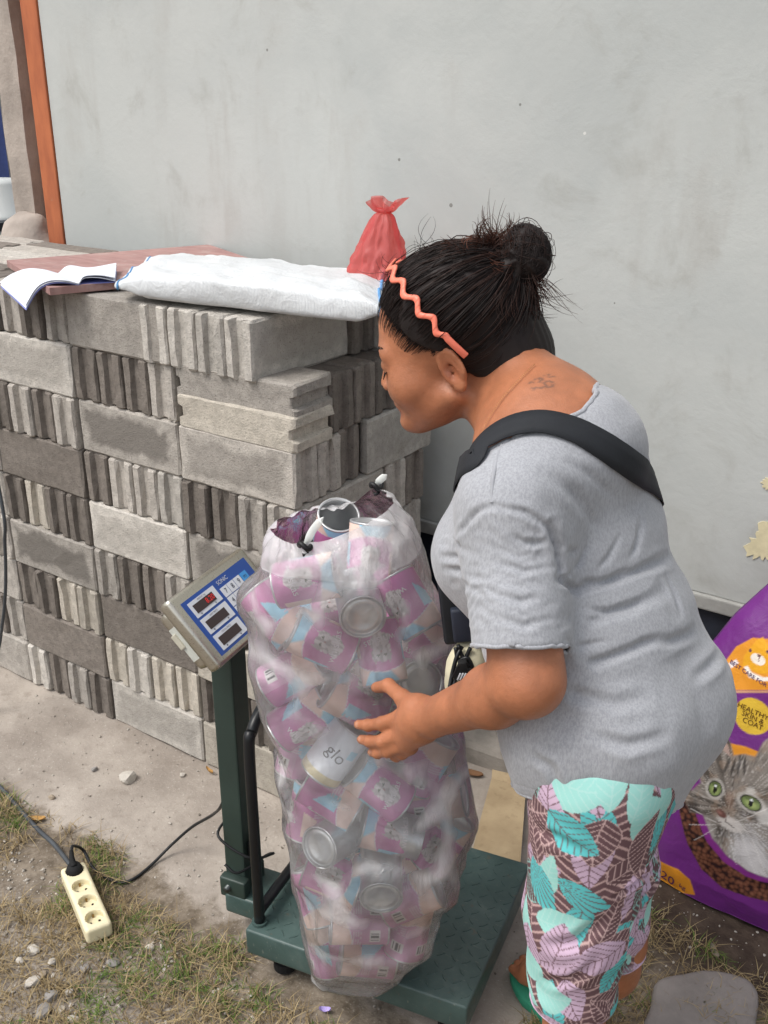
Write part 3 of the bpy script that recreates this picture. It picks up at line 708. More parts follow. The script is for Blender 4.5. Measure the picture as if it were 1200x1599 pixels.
# folded white woven sack
SK = NT('white_woven_sack'); co = SK.coord(); wv = SK.n('ShaderNodeTexWave'); wv.inputs['Scale'].default_value = 90; SK.l(co, wv.inputs['Vector']); n1 = SK.noise(co, 6, 4)
SK.set(Base_Color=SK.mix(n1, srgb(208, 212, 215), srgb(222, 225, 226)), Roughness=.5); SK.bump(SK.math('ADD', SK.math('MULTIPLY', wv.outputs[0], .15), SK.math('ADD', SK.noise(co, 26, 5, .65, .8), SK.noise(SK.coord(scale=(1, 3, 1)), 9, 3, .5))), .6, .008); SK = SK.m
FLc, FRc, BRc, BLc = atz(180, 446, ZT + .035), atz(597, 492, ZT + .035), atz(602, 427, ZT + .035), atz(252, 393, ZT + .035)
nu, nv = 70, 60; gs = []
for i in range(nu):
    u = i / (nu - 1)
    for j in range(nv):   # v runs round the folded edge: bottom, front curl, top
        a = j / nv * 2 * math.pi; cx_ = math.cos(a); sz_ = math.sin(a)
        w = .5 + .5 * np.sign(cx_) * abs(cx_) ** .55; hz = np.sign(sz_) * abs(sz_) ** .42
        p = (FLc * (1 - u) + FRc * u) * (1 - w) + (BLc * (1 - u) + BRc * u) * w
        th = (.014 + .006 * math.sin(u * 2.6 + .4) + .020 * (1 - w) ** 1.6) * min(1, (u + .02) * 7, (1.03 - u) * 9)
        q = np.array([p[0], p[1], ZT + .022 + .016 * (1 - w) + hz * th + (.016 * max(0.0, 1 - abs(w - .62) / .10) + .010 * max(0.0, 1 - abs(w - .30) / .08)) * (hz > 0)])
        if hz < 0: q[2] = max(q[2], ZT + .003)
        gs.append(q)
gs = np.array(gs); gs += np.stack([fbm(gs, 9, 3, 1), fbm(gs, 9, 3, 2), np.where(gs[:, 2] > ZT + .02, fbm(gs, 8, 3, 3) + 1.3 * np.abs(fbm(gs @ np.array([[.8, .6, 0], [-1.8, 2.4, 0], [0, 0, 1]]), 9, 3, 4)), 0)], 1) * .007
gs[:, 2] = np.maximum(gs[:, 2], ZT + .002)
sk = empty('woven_sack', (gs[:, 0].mean(), gs[:, 1].mean(), ZT), 'folded white woven plastic sack lying on top of the block stack', 'sack')
mobj('sack_body', gs, grid_f(nu, nv, True) + [list(range(nv))[::-1], list(range((nu - 1) * nv, nu * nv))], SK, sk, True)
HB = mat('blue_stitching', srgb(96, 150, 200), .6, .2)
e_ = gs.reshape(nu, nv, 3)[nu - 2]; ctr = e_.mean(0); v, f = tube_vf(np.vstack([e_ + (e_ - ctr) * .012 + ex * .002, e_[:1] + (e_[:1] - ctr) * .012]), .0035, 6); mobj('blue_hem', v, f, HB, sk, True)
e_ = gs.reshape(nu, nv, 3)[1]; ctr = e_.mean(0); v, f = tube_vf(np.vstack([e_ + (e_ - ctr) * .012, e_[:1]]), .0025, 6); mobj('blue_hem', v, f, HB, sk, True)
# knotted red carrier bag
RED = NT('red_film'); tr_ = RED.n('ShaderNodeBsdfTransparent'); tr_.inputs[0].default_value = (1, .55, .5, 1); tl_ = RED.n('ShaderNodeBsdfTranslucent'); tl_.inputs[0].default_value = (.75, .26, .25, 1)
RED.set(Base_Color=srgb(222, 120, 120), Roughness=.35); RED.bump(RED.noise(RED.coord(scale=(1, 1, .3)), 60, 4), .5, .004)
m1 = RED.n('ShaderNodeMixShader'); m1.inputs[0].default_value = .35; RED.l(RED.b.outputs[0], m1.inputs[1]); RED.l(tl_.outputs[0], m1.inputs[2])
m2 = RED.n('ShaderNodeMixShader'); m2.inputs[0].default_value = .5; RED.l(m1.outputs[0], m2.inputs[1]); RED.l(tr_.outputs[0], m2.inputs[2]); RED.l(m2.outputs[0], RED.out.inputs['Surface']); RED = RED.m
rb0 = aty(584, 440, 2.0); rtop = aty(600, 334, 2.0); rb_ = empty('red_carrier_bag', (rb0[0], rb0[1], ZT), 'knotted translucent red carrier bag standing behind the white sack', 'carrier bag')
nz, na = 40, 96; v = []
for i in range(nz):
    t = i / (nz - 1); zz = ZT + .003 + (rtop[2] - ZT) * t
    c = np.array([rb0[0], rb0[1], 0]) * (1 - t) + np.array([rtop[0], rtop[1], 0]) * t
    r_ = .058 * (1 - t) ** .62 * (.86 + .3 * math.sin(min(t * 3.2, 1.57))) + .012
    for j in range(na):
        a = j / na * 2 * math.pi
        gth = 1 + (.04 + .30 * t) * (math.sin(a * 5 + 3 * math.sin(a * 2) + 2 * t) * .6 + .3 * math.sin(a * 13 + 1 + 4 * math.sin(a))) * (t ** .8) + .30 * float(fbm(np.array([math.cos(a) * 1.2, math.sin(a) * 1.2, t * 2.2]), 2.2, 3, 5)) * (1 - .4 * t)
        v.append((c[0] + r_ * 1.05 * gth * math.cos(a), c[1] + r_ * .9 * gth * math.sin(a), zz))
mobj('bag_body', v, grid_f(nz, na, True) + [list(range(na))[::-1]], RED, rb_, True)
kn = np.array([rtop[0], rtop[1], rtop[2] + .008]); v = []
for i in range(14):
    t = i / 13
    for j in range(48):
        a = j / 48 * 2 * math.pi; r_ = (.013 + .026 * t ** .7) * (1 + .35 * math.sin(a * 5) + .2 * math.sin(a * 11 + t * 3)); v.append((kn[0] + r_ * math.cos(a) + .006 * t, kn[1] + r_ * .7 * math.sin(a), kn[2] - .006 + 0.026 * t + .010 * t * math.sin(a * 3 + .6)))
mobj('bag_ears', v, grid_f(14, 48, True), RED, rb_, True)
mb = MB(); mb.tube(catmull([kn + np.array([.015 * math.cos(t), .013 * math.sin(t), .002 * math.sin(2 * t)]) for t in np.linspace(0, 6.28, 13)], 3), .005, 7); mb.build('knot', RED, rb_, True)
# ================================================================ THE CLEAR BAG OF CANS
BAGY = 1.225
rows = [(850, 410, 668, 1.0), (900, 396, 684, 1.0), (945, 394, 690, 1.0), (1000, 400, 697, 1.0), (1050, 408, 701, 1.0), (1100, 418, 706, 1.0), (1160, 438, 716, 1.0), (1210, 446, 724, 1.0), (1270, 453, 731, 1.0), (1330, 460, 737, 1.0), (1380, 464, 712, 1.0), (1420, 468, 690, 1.02), (1455, 472, 668, 1.1), (1485, 475, 648, 1.15)]
RINGS = []
for vv, l, r_, k in rows[::-1]:
    c = aty((l + r_) / 2, vv, BAGY); t = (c - CP) @ fw; w = (r_ - l) / 2 * t / FOC
    RINGS.append((c[2], c[0], w, min(w * k, .150)))
RZ = np.array([q[0] for q in RINGS])
def ringat(z): return np.interp(z, RZ, [q[1] for q in RINGS]), np.interp(z, RZ, [q[2] for q in RINGS]), np.interp(z, RZ, [q[3] for q in RINGS])
ZB = .1232
def bag_sdf(P):
    """rough inside test: negative inside"""
    x, w, d = ringat(P[:, 2]); e = P - np.stack([x, 0 * x + BAGY, 0 * x], 1); a = e @ rt / w; b = e @ fh / d
    s = (np.hypot(a, b) - 1) * np.minimum(w, d); return np.maximum.reduce([s, ZB - P[:, 2], P[:, 2] - RZ[-1]])
# ---- one can of each kind
CR_, CHT = .0365, .105
TIN = NT('tinplate'); n1 = TIN.noise(TIN.coord(), 30, 4); TIN.set(Base_Color=TIN.mix(n1, srgb(190, 192, 194), srgb(220, 222, 222)), Roughness=.38, Metallic=.7); TIN = TIN.m
LBM = NT('can_label_paper'); LBM.set(Base_Color=LBM.n('ShaderNodeVertexColor', layer_name='print').outputs[0], Roughness=.4); LBM = LBM.m
WHI = mat('white_ink', srgb(236, 232, 234), .5, .02, 5, 0); INKP = mat('dark_print', srgb(40, 40, 52), .6, 0, 5, 0)
def lathe(prof, n=36):
    a = np.arange(n) / n * 2 * math.pi; v = np.array([(r * math.cos(t), r * math.sin(t), z) for r, z in prof for t in a]); return v, grid_f(len(prof), n, True)
def tin_body():
    pr = [(CR_ - .004, -CHT / 2), (CR_, -CHT / 2 + .0006), (CR_ + .0008, -CHT / 2 + .002), (CR_, -CHT / 2 + .0035)]
    for k in range(13):
        z = -.026 + k * .004; pr += [(CR_ - .0010, z - .001), (CR_ - .0004, z + .001)]
    pr += [(CR_, CHT / 2 - .0035), (CR_ + .0008, CHT / 2 - .002), (CR_, CHT / 2 - .0006), (CR_ - .003, CHT / 2 - .0006), (CR_ - .0035, CHT / 2 - .004)]
    return lathe(pr)
def lid(z, s):
    v, f = lathe([(CR_ - .0034, z - s * .0005), (CR_ - .0038, z - s * .0042), (CR_ - .008, z - s * .0042), (CR_ - .009, z - s * .0034), (CR_ - .015, z - s * .0034), (CR_ - .016, z - s * .0042), (.002, z - s * .0040)]); n = 36; k = len(v); return v, f + [list(range(k - n, k)) if s > 0 else list(range(k - n, k))[::-1]]
NA, NZ = 120, 48
MAG, LB, PEA, CATC, PNK = srgb(206, 122, 178), srgb(156, 216, 240), srgb(240, 210, 196), srgb(220, 216, 214), srgb(216, 160, 196)
def label_mesh(kind):
    a = np.arange(NA + 1) / NA * 2 * math.pi - math.pi; z = np.linspace(-CHT / 2 + .004, CHT / 2 - .004, NZ); A_, Z_ = np.meshgrid(a, z, indexing='ij'); r_ = CR_ + .0004; v = np.stack([r_ * np.cos(A_), r_ * np.sin(A_), Z_], -1).reshape(-1, 3)
    X = A_.ravel() * CR_ * 100; Y = Z_.ravel() * 100                # centimetres, X = 0 is the front
    c = np.tile(MAG, (len(v), 1)); nz_ = vnoise(np.stack([X, Y, 0 * X], 1), 1.6, 3)
    def put(m, rgb):
        m = m[:, None]; c[:] = c * (1 - m) + np.asarray(rgb)[None] * m
    if kind == 'white':
        put(np.ones(len(v)), srgb(224, 228, 234)); put(sstep(-3.4, -3.5, Y), srgb(214, 200, 150)); put(((np.abs(X - 2.6) < .7) & (np.abs(Y - 1.5) < .8)).astype(float), LB)
    else:
        put(((np.abs(X) > 6.6) & (Y < 2.2)).astype(float), PNK); edge = 2.3 + .9 * np.cos(X * .42) ; put(sstep(edge - .18, edge - .1, Y), srgb(235, 228, 232)); put(sstep(edge, edge + .05, Y), np.array(LB)); put(sstep(edge, edge + .05, Y) * sstep(1.4, 1.9, np.abs(X - 1.0) - .8 * (Y - 3)), PEA)
        m = (np.abs(X + 5.2) < 1.3) & (Y < 1.6) & (Y > -1.4 - .9 * (X + 5.2)); put(m.astype(float), LB); put(((np.abs(X - 5.4) < 1.2) & (Y > -4) & (Y < .2 - .5 * (X - 5))).astype(float), PEA)
        # cat portrait: head, ears, chest
        hd_ = np.hypot((X - .2) / 1.55, (Y - .35) / 1.25); e1_ = np.maximum(np.abs(X + .95) / .62 + (Y - 1.1) / 1.5, .9 - Y); e2_ = np.maximum(np.abs(X - 1.35) / .62 + (Y - 1.1) / 1.5, .9 - Y); ch = np.hypot((X - .2) / 1.8, (Y + 1.6) / 1.5)
        cat = ((hd_ + .12 * nz_ < 1) | (e1_ < .5) | (e2_ < .5) | (ch + .15 * nz_ < 1)).astype(float); put(cat, CATC); put(cat * (np.sin(X * 5.2 + 2.5 * nz_) > .35) * .5, srgb(120, 112, 108))
        for ex_ in (-.38, .82): put((np.hypot((X - ex_) / .26, (Y - .55) / .18) < 1).astype(float), srgb(70, 84, 56))
        put((np.hypot((X - .22) / .2, (Y - .02) / .14) < 1).astype(float), srgb(170, 110, 104))
        put(((np.abs(np.abs(X) - 9.0) < 1.3) & (np.abs(Y + 2.6) < 1.0)).astype(float), srgb(232, 230, 228)); put(((np.abs(np.abs(X) - 9.0) < 1.1) & (np.abs(Y + 2.5) < .7) & (np.sin(X * 22 + 2 * np.sin(X * 7)) > .1)).astype(float), srgb(40, 38, 44))
        for k in range(5): put(((np.abs(np.abs(X) - 8.0) < 2.0) & (np.abs(Y + .6 - k * .45) < .07) & (nz_ > -.5)).astype(float), srgb(228, 206, 220))
    me = mk_mesh('label', v, [q for q in grid_f(NA + 1, NZ)], True); 
    if kind == 'torn':
        keep = [list(p.vertices) for p in me.polygons if (lambda x, y: y > -.6 + 1.6 * math.sin(x * .5) + .5 * math.sin(x * 2.3))(X[p.vertices[0]], Y[p.vertices[0]])]; me = mk_mesh('label', v, keep, True)
    col_attr(me, 'print', c); me.materials.append(LBM); return me
def wrap_text(s, size, y0, x0=0.0, rot=0.0):
    v, f = text_vf(s, size); x, y = v[:, 0] * math.cos(rot) - v[:, 1] * math.sin(rot) + x0, v[:, 0] * math.sin(rot) + v[:, 1] * math.cos(rot) + y0
    a = x / CR_; r_ = CR_ + .0011; me = mk_mesh('lettering', np.stack([r_ * np.cos(a), r_ * np.sin(a), y], 1), f); return me
TB = mk_mesh('tin_body', *tin_body(), True); TB.materials.append(TIN); LT = mk_mesh('lid', *lid(CHT / 2, 1), True); LT.materials.append(TIN); LBt = mk_mesh('can_base', *lid(-CHT / 2, -1), True); LBt.materials.append(TIN)
LAB = {k: label_mesh(k) for k in ('plain', 'torn', 'white')}
WT = wrap_text('whiskas', .0175, -.0175, .002, R(8)); WT.materials.append(WHI); GT = wrap_text('glo', .030, .004, .0, R(-12)); GT.materials.append(INKP)
CG = 'empty cat food cans in the clear bag'
def basis(roll, toward, spin):
    rl, tw, sp_ = R(roll), R(toward), R(spin); a = math.cos(tw) * (math.cos(rl) * rt + math.sin(rl) * cu) - math.sin(tw) * fw
    f = -fw - a * (-fw @ a); 
    if np.linalg.norm(f) < .15: f = cu - a * (cu @ a)
    f /= np.linalg.norm(f); g = np.cross(a, f); f = f * math.cos(sp_) + g * math.sin(sp_); g = np.cross(a, f); return np.stack([f, g, a], 1)
def can(pos, M, kind, label):
    e = empty('food_can', (0, 0, 0), label, 'can', CG); m = Matrix(np.vstack([np.hstack([M, np.asarray(pos)[:, None]]), [0, 0, 0, 1]]).tolist()); e.matrix_basis = m
    for nm, me in (('tin_body', TB), ('lid', LT), ('can_base', LBt)) + ((('label', LAB[kind]),) if kind in LAB else ()) + ((('lettering', GT if kind == 'white' else WT),) if kind in ('plain', 'white', 'torn') else ()):
        if kind == 'open' and nm == 'lid': continue
        o = bpy.data.objects.new(nm, me); C.objects.link(o); o.parent = e
    if kind == 'open':
        o = bpy.data.objects.new('label', LAB['plain']); C.objects.link(o); o.parent = e
    return e
# (u, v, roll of the axis, tilt towards the camera, spin of the label, kind, label)
LIST = [(520, 822, 75, 52, 0, 'open', 'opened can with golden rim at the mouth of the clear bag'),
 (578, 862, 86, 8, 0, 'plain', 'upright can, blue band up, below the right tie of the bag'), (482, 906, 12, 10, -15, 'plain', 'lying can with white cat print below the left tie of the bag'),
 (566, 945, -70, 66, 40, 'bare', 'bare tin can showing its big grey end below the upright can'), (648, 950, -60, 8, 25, 'plain', 'pink can at the upper right of the bag beside the grey shirt'),
 (508, 1004, 155, 8, 5, 'plain', 'clearly seen pink can with white lettering, left of the bag centre'), (597, 1027, -80, 10, -8, 'plain', 'pink can standing blue end down above the woman\'s thumb'),
 (648, 1046, 20, 74, 0, 'bare', 'can showing its round pale end above the woman\'s wrist'), (424, 966, -50, 10, 70, 'plain', 'hazy pink can at the upper left side of the bag by the indicator'),
 (452, 1054, 30, 10, 110, 'plain', 'hazy pink can at the left side above the guard rail'), (488, 1138, 35, 5, 35, 'plain', 'pink can tilted at mid left of the bag beside the little finger'),
 (556, 1100, 150, 12, 60, 'plain', 'blue banded can behind the woman\'s fingers'), (545, 1192, 55, 8, 0, 'white', 'white can with black script lettering below the woman\'s fingers'),
 (610, 1212, 140, 8, 10, 'plain', 'pink can under the woman\'s hand beside the white can'), (655, 1205, 60, 8, 150, 'plain', 'purple can below the woman\'s wrist'), (690, 1262, 10, 10, -120, 'plain', 'can with blue and peach end at the right side of the bag'),
 (602, 1282, 165, 5, 20, 'torn', 'can with torn label and ribbed silver tin in the middle of the bag'), (512, 1296, 190, 55, 0, 'bare', 'can showing its grey end left of the torn-label can'), (684, 1322, 60, 8, -20, 'plain', 'pink can at the lower right side of the bag'),
 (518, 1374, -20, 8, -20, 'plain', 'pink can with tilted white lettering above the bag bottom at left'), (590, 1366, -90, 60, 0, 'bare', 'can with a curved silver rim at the lower middle of the bag'), (658, 1388, 25, 8, 165, 'plain', 'pink can with printed panel at the lower right of the bag'),
 (478, 1412, -75, 8, 95, 'plain', 'can with blue and peach band at the lower left edge of the bag'), (563, 1452, 178, 6, 200, 'plain', 'lying can with barcode near the bottom of the bag'), (632, 1450, 78, 8, 190, 'plain', 'tilted can with barcode panel at the bottom right of the bag'),
 (503, 1474, 100, 6, 70, 'plain', 'can with white lettering in the bottom left corner of the bag'), (572, 1498, 172, 8, 120, 'plain', 'lowest can lying on the platform at the bottom of the bag'), (472, 1262, 80, 8, -80, 'plain', 'hazy pink can at the left edge beside the guard rail'), (530, 1240, -30, 8, 80, 'plain', 'hazy pink can below the white can'),
 (612, 1150, 20, 8, 200, 'plain', 'hazy can hidden behind the woman\'s knuckles'), (690, 1140, 85, 8, 60, 'plain', 'pink can at the right edge under the forearm'), (690, 1020, 60, 8, -70, 'plain', 'pink can at the right edge beside the black bag'), (440, 1180, 75, 8, 100, 'plain', 'hazy can at the left edge at knuckle height')]
cpos, cM, fixed = [], [], []
for u, v_, ro, to, spn, kd, lb in LIST:
    ts = np.linspace(1.3, 2.1, 400); d = bag_sdf(CP + ray(u, v_) * ts[:, None]); k = int(np.argmax(d < 0)); t0 = ts[k] if d[k] < 0 else 1.75
    M = basis(ro, to, spn); n_ = -ray(u, v_) / np.linalg.norm(ray(u, v_)); a = M[:, 2]; ext = CR_ * math.sqrt(max(0, 1 - (a @ n_) ** 2)) + CHT / 2 * abs(a @ n_)
    p = CP + ray(u, v_) * (t0 + ext * .92); cpos.append(p); cM.append(M); fixed.append(.3)
rg = np.random.default_rng(3); tries = 0
while len(cpos) < len(LIST) + 18 and tries < 4000:
    tries += 1; z = rg.uniform(.2, .86); x, w, d = ringat(z); th = rg.uniform(0, 6.28); q = math.sqrt(rg.random()) * .62; p = np.array([x, BAGY, z]) + rt * w * q * math.cos(th) + fh * (d * q * math.sin(th) + .03)
    if min(np.linalg.norm(p - c) for c in cpos) < .062: continue
    cpos.append(p); cM.append(basis(rg.uniform(0, 360), rg.uniform(-40, 40), rg.uniform(0, 360))); fixed.append(1.0)
cpos = np.array(cpos); fixed = np.array(fixed); offs = np.array([-.0215, 0, .0215])
for it in range(70):
    S = cpos[:, None] + np.array([m[:, 2] for m in cM])[:, None] * offs[None, :, None]; mv = np.zeros_like(cpos); n = len(cpos)
    D = S[:, None, :, None] - S[None, :, None, :]; L_ = np.linalg.norm(D, axis=-1) + 1e-9; ov = np.clip(2 * CR_ * .985 - L_, 0, None); ov[np.arange(n), np.arange(n)] = 0
    push = (D / L_[..., None] * ov[..., None]).sum(axis=(2, 3)); wt = (fixed[:, None] / (fixed[:, None] + fixed[None])); mv = (push * wt[..., None]).sum(1) * .22
    cpos = cpos + mv
    for i in range(n):
        x, w, d = ringat(cpos[i][2]); e = cpos[i] - np.array([x, BAGY, cpos[i][2]]); a, b = e @ rt / max(w - CR_, .02), e @ fh / max(d - CR_, .02); k = math.hypot(a, b)
        if k > 1: cpos[i] = cpos[i] - (rt * (a * max(w - CR_, .02)) + fh * (b * max(d - CR_, .02))) * (1 - 1 / k) * .6
        lowz = ZB + .004 + CR_ * math.sqrt(1 - min(1, cM[i][2, 2] ** 2)) + CHT / 2 * abs(cM[i][2, 2]); cpos[i][2] = max(cpos[i][2], lowz)
for i, p in enumerate(cpos):
    if i < len(LIST): can(p, cM[i], LIST[i][5], LIST[i][6])
    else: can(p, cM[i], 'plain', 'can packed behind the others in the middle of the bag')
# ---- the film, drawn tight over the cans
NT_, NL = 220, 190
zl = np.linspace(ZB, RZ[-1], NL); TH = np.arange(NT_) / NT_ * 2 * math.pi
X_, W2, D2 = ringat(zl); rb = np.ones((NL, NT_)); cosT, sinT = np.cos(TH), np.sin(TH)
base = np.stack([X_, 0 * X_ + BAGY, zl], 1)[:, None] + W2[:, None, None] * cosT[None, :, None] * rt + D2[:, None, None] * sinT[None, :, None] * fh
rad = np.ones((NL, NT_)) * .93; clr = np.zeros((NL, NT_))
aa = np.linspace(0, 2 * math.pi, 26, endpoint=False)
for p, M in zip(cpos, cM):
    pts = [p + M @ np.array([CR_ * math.cos(a), CR_ * math.sin(a), z]) for a in aa for z in np.linspace(-CHT / 2, CHT / 2, 9)] + [p + M @ np.array([CR_ * k * math.cos(a), CR_ * k * math.sin(a), z]) for a in aa for k in (.5,) for z in (-CHT / 2, CHT / 2)]
    pts = np.array(pts); x, w, d = ringat(pts[:, 2]); e = pts - np.stack([x, 0 * x + BAGY, 0 * x], 1); a, b = e @ rt / w, e @ fh / d; r_ = np.hypot(a, b) + .004 / .15; ti = np.round(np.arctan2(b, a) / (2 * math.pi) * NT_).astype(int) % NT_; li = np.clip(np.round((pts[:, 2] - ZB) / (RZ[-1] - ZB) * (NL - 1)).astype(int), 0, NL - 1)
    for dt in range(-5, 6):
        for dl in range(-3, 4): np.maximum.at(rad, (np.clip(li + dl, 0, NL - 1), (ti + dt) % NT_), np.minimum(r_ - .0012 * (dt * dt * .3 + dl * dl), 1.15))
touch = rad.copy()
def blur(a, n):
    for _ in range(n):
        a = .5 * a + .25 * (np.roll(a, 1, 1) + np.roll(a, -1, 1)); p = np.pad(a, ((1, 1), (0, 0)), 'edge'); a = .5 * a + .25 * (p[:-2] + p[2:])
    return a
def filt(a, fn, kt, kl):
    r0 = a.copy()
    for d_ in range(-kt, kt + 1): r0 = fn(r0, np.roll(a, d_, 1))
    a = r0.copy(); p_ = np.pad(a, ((kl, kl), (0, 0)), 'edge'); r0 = a.copy()
    for d_ in range(2 * kl + 1): r0 = fn(r0, p_[d_:d_ + len(a)])
    return r0
rad = filt(filt(rad, np.maximum, 6, 6), np.minimum, 6, 6); rad = np.maximum(blur(rad, 8), rad - .006); rad = blur(rad, 4)
clr = blur(sstep(.19, .03, rad - touch), 2)
G = np.stack([X_, 0 * X_ + BAGY, zl], 1)[:, None] + rad[..., None] * (W2[:, None, None] * cosT[None, :, None] * rt + D2[:, None, None] * sinT[None, :, None] * fh)
# folds
Pn = G.reshape(-1, 3); fold = (fbm(Pn * [1, 1, .55], 16, 3, 2) * .0035 + .0035 * (1 - np.abs(vnoise(Pn @ np.array([[1, .2, .3], [.2, 1, .1], [.5, .3, .5]]), 22, 5))) ** 4 - .001 * np.abs(vnoise(Pn * [1, 1, .4], 34, 5)) + .0018 * vnoise(Pn @ np.array([[.7, .3, .5], [-.3, 1, .2], [.4, .2, 1]]) * [3, 1, 1], 20, 7)).reshape(NL, NT_)
cxy = np.stack([X_, 0 * X_ + BAGY, zl], 1)[:, None]; out = G - cxy; out /= np.linalg.norm(out, axis=2)[..., None]; G = G + out * fold[..., None]
# shoulder and mouth rim
tm = 1.655; rim_px = [(612, 790, 0), (590, 762, .05), (548, 788, .09), (488, 798, .09), (432, 816, .04), (432, 838, -.05), (477, 850, -.095), (552, 828, -.080)]
rim = catmull([atd(u, v_, tm + d) for u, v_, d in rim_px], 40, True); ia = np.linspace(0, len(rim), NT_, endpoint=False).astype(int) % len(rim); rim = rim[ia]
top = []; NSH = 26
for k in range(1, NSH + 1):
    t = k / NSH; e = t; arch = math.sin(t * math.pi) * .004
    ring_ = G[-1] * (1 - e) + rim * e + np.array([0, 0, arch]) + out[-1] * (.006 * math.sin(t * math.pi))
    gath = .0018 * np.sin(TH * 19 + 4 * np.sin(TH * 3)) * t + .005 * vnoise(ring_, 32, 4) * t + .003 * vnoise(ring_ * [1, 1, .3], 70, 6); ring_ = ring_ + out[-1] * gath[:, None] + np.array([0, 0, 1]) * (gath * .8)[:, None]; top.append(ring_)
# bottom: folds under, with a loose corner of film hanging over the platform edge
bot = []
for k in range(1, 9):
    t = k / 8; c0_ = np.array([X_[0], BAGY, ZB]); bot.append(c0_ + (G[0] - c0_) * (1 - t * .999) + np.array([0, 0, .0]))
tip = atz(572, 1554, ZB + .002)
wtip = np.exp(-(((TH - math.pi * 1.5 + math.pi) % (2 * math.pi) - math.pi) / .5) ** 2)
for i in range(NL):
    k = float(sstep(.085, .0, zl[i] - ZB))
    if k > 0:
        tgt = G[i] + (np.array([tip[0], tip[1], zl[i]]) - G[i]) * (wtip * .7)[:, None]; G[i] = G[i] * (1 - k) + tgt * k
    G[i][:, 2] = np.maximum(G[i][:, 2], ZB)
full = np.concatenate([np.array(bot[::-1]), G, np.array(top)]); full[:8, :, 2] = ZB
nr = len(full); cl = np.concatenate([np.zeros((8, NT_)), clr, np.linspace(.5, .2, NSH)[:, None] * np.ones((1, NT_))])
FILM = NT('clear_plastic_film'); va = FILM.n('ShaderNodeVertexColor', layer_name='contact').outputs[0]; co = FILM.coord(); n1 = FILM.noise(co, 9, 5, .6); n2 = FILM.noise(FILM.coord(scale=(1, 1, .45)), 42, 5, .65, .6); n3 = FILM.noise(co, 130, 3)
bm_ = FILM.bump(FILM.math('ADD', n2, FILM.math('MULTIPLY', n3, .2)), .6, .008)
tr_ = FILM.n('ShaderNodeBsdfTransparent'); tl_ = FILM.n('ShaderNodeBsdfTranslucent'); tl_.inputs[0].default_value = (.98, .98, .99, 1); df_ = FILM.n('ShaderNodeBsdfDiffuse'); df_.inputs[0].default_value = (.97, .97, .98, 1); gl_ = FILM.n('ShaderNodeBsdfGlossy'); gl_.inputs['Roughness'].default_value = .10
for b_ in (tl_, df_, gl_): FILM.l(bm_, b_.inputs['Normal'])
def mixs(fac, a, b):
    x = FILM.n('ShaderNodeMixShader')
    if isinstance(fac, float): x.inputs[0].default_value = fac
    else: FILM.l(fac, x.inputs[0])
    FILM.l(a, x.inputs[1]); FILM.l(b, x.inputs[2]); return x.outputs[0]
milk = mixs(.74, tl_.outputs[0], df_.outputs[0])
sepc = FILM.n('ShaderNodeSeparateColor'); FILM.l(va, sepc.inputs[0])
clear = FILM.math('ADD', FILM.math('MULTIPLY', sepc.outputs[0], .56), FILM.math('ADD', .25, FILM.math('MULTIPLY', FILM.math('SUBTRACT', n1, .5), .30)), clamp=True)
body_ = mixs(clear, milk, tr_.outputs[0]); fr_ = FILM.n('ShaderNodeFresnel'); fr_.inputs[0].default_value = 1.45; FILM.l(bm_, fr_.inputs['Normal'])
FILM.l(mixs(FILM.math('MULTIPLY', fr_.outputs[0], 1.0), body_, gl_.outputs[0]), FILM.out.inputs['Surface']); FILM = FILM.m
pbag = empty('plastic_bag', (X_[0], BAGY, ZB), 'tall clear plastic bag full of empty cans standing on the scale', 'plastic bag')
me = mk_mesh('film', full.reshape(-1, 3), np.array(grid_f(nr, NT_, True)), True); col_attr(me, 'contact', np.repeat(cl.reshape(-1, 1), 3, 1)); link('film', me, pbag, FILM)
TIE = mat('tie_black', srgb(18, 18, 20), .45, .1); 
WFM = NT('white_film'); WFM.set(Base_Color=srgb(226, 230, 226), Roughness=.3); WFM.b.inputs['Alpha'].default_value = .8; WFM = WFM.m
for (u, v_), tl in (((477, 851), [(482, 842), (488, 830), (497, 818), (506, 808)]), ((588, 758), [(592, 752), (598, 747), (605, 742)])):
    tt = tm + (-.100 if u < 500 else .055); c_ = atd(u, v_, tt); MB().tube(catmull([c_ + .009 * (rt * math.cos(a) + fh * math.sin(a)) + cu * .004 * math.sin(a * 2) for a in np.linspace(0, 6.28, 13)], 3), .0042, 8).build('tie', TIE, pbag, True)
    MB().tube(catmull([c_ + rt * -.006, c_ + cu * -.012 + rt * .004, c_ + cu * -.016 - rt * .004], 4), .0028, 6).build('tie_end', TIE, pbag, True)
    pt = catmull([c_] + [atd(a, b, tt - .004) for a, b in tl], 6); wv = np.interp(np.linspace(0, 1, len(pt)), [0, .3, .8, 1], [.003, .006, .006, .0008]); sd_ = np.cross(np.gradient(pt, axis=0), fw); sd_ /= np.linalg.norm(sd_, axis=1)[:, None]
    vv = np.stack([pt - sd_ * wv[:, None], pt - fw * .003, pt + sd_ * wv[:, None]], 1).reshape(-1, 3); mobj('gathered_end', vv, grid_f(len(pt), 3), WFM, pbag, True)
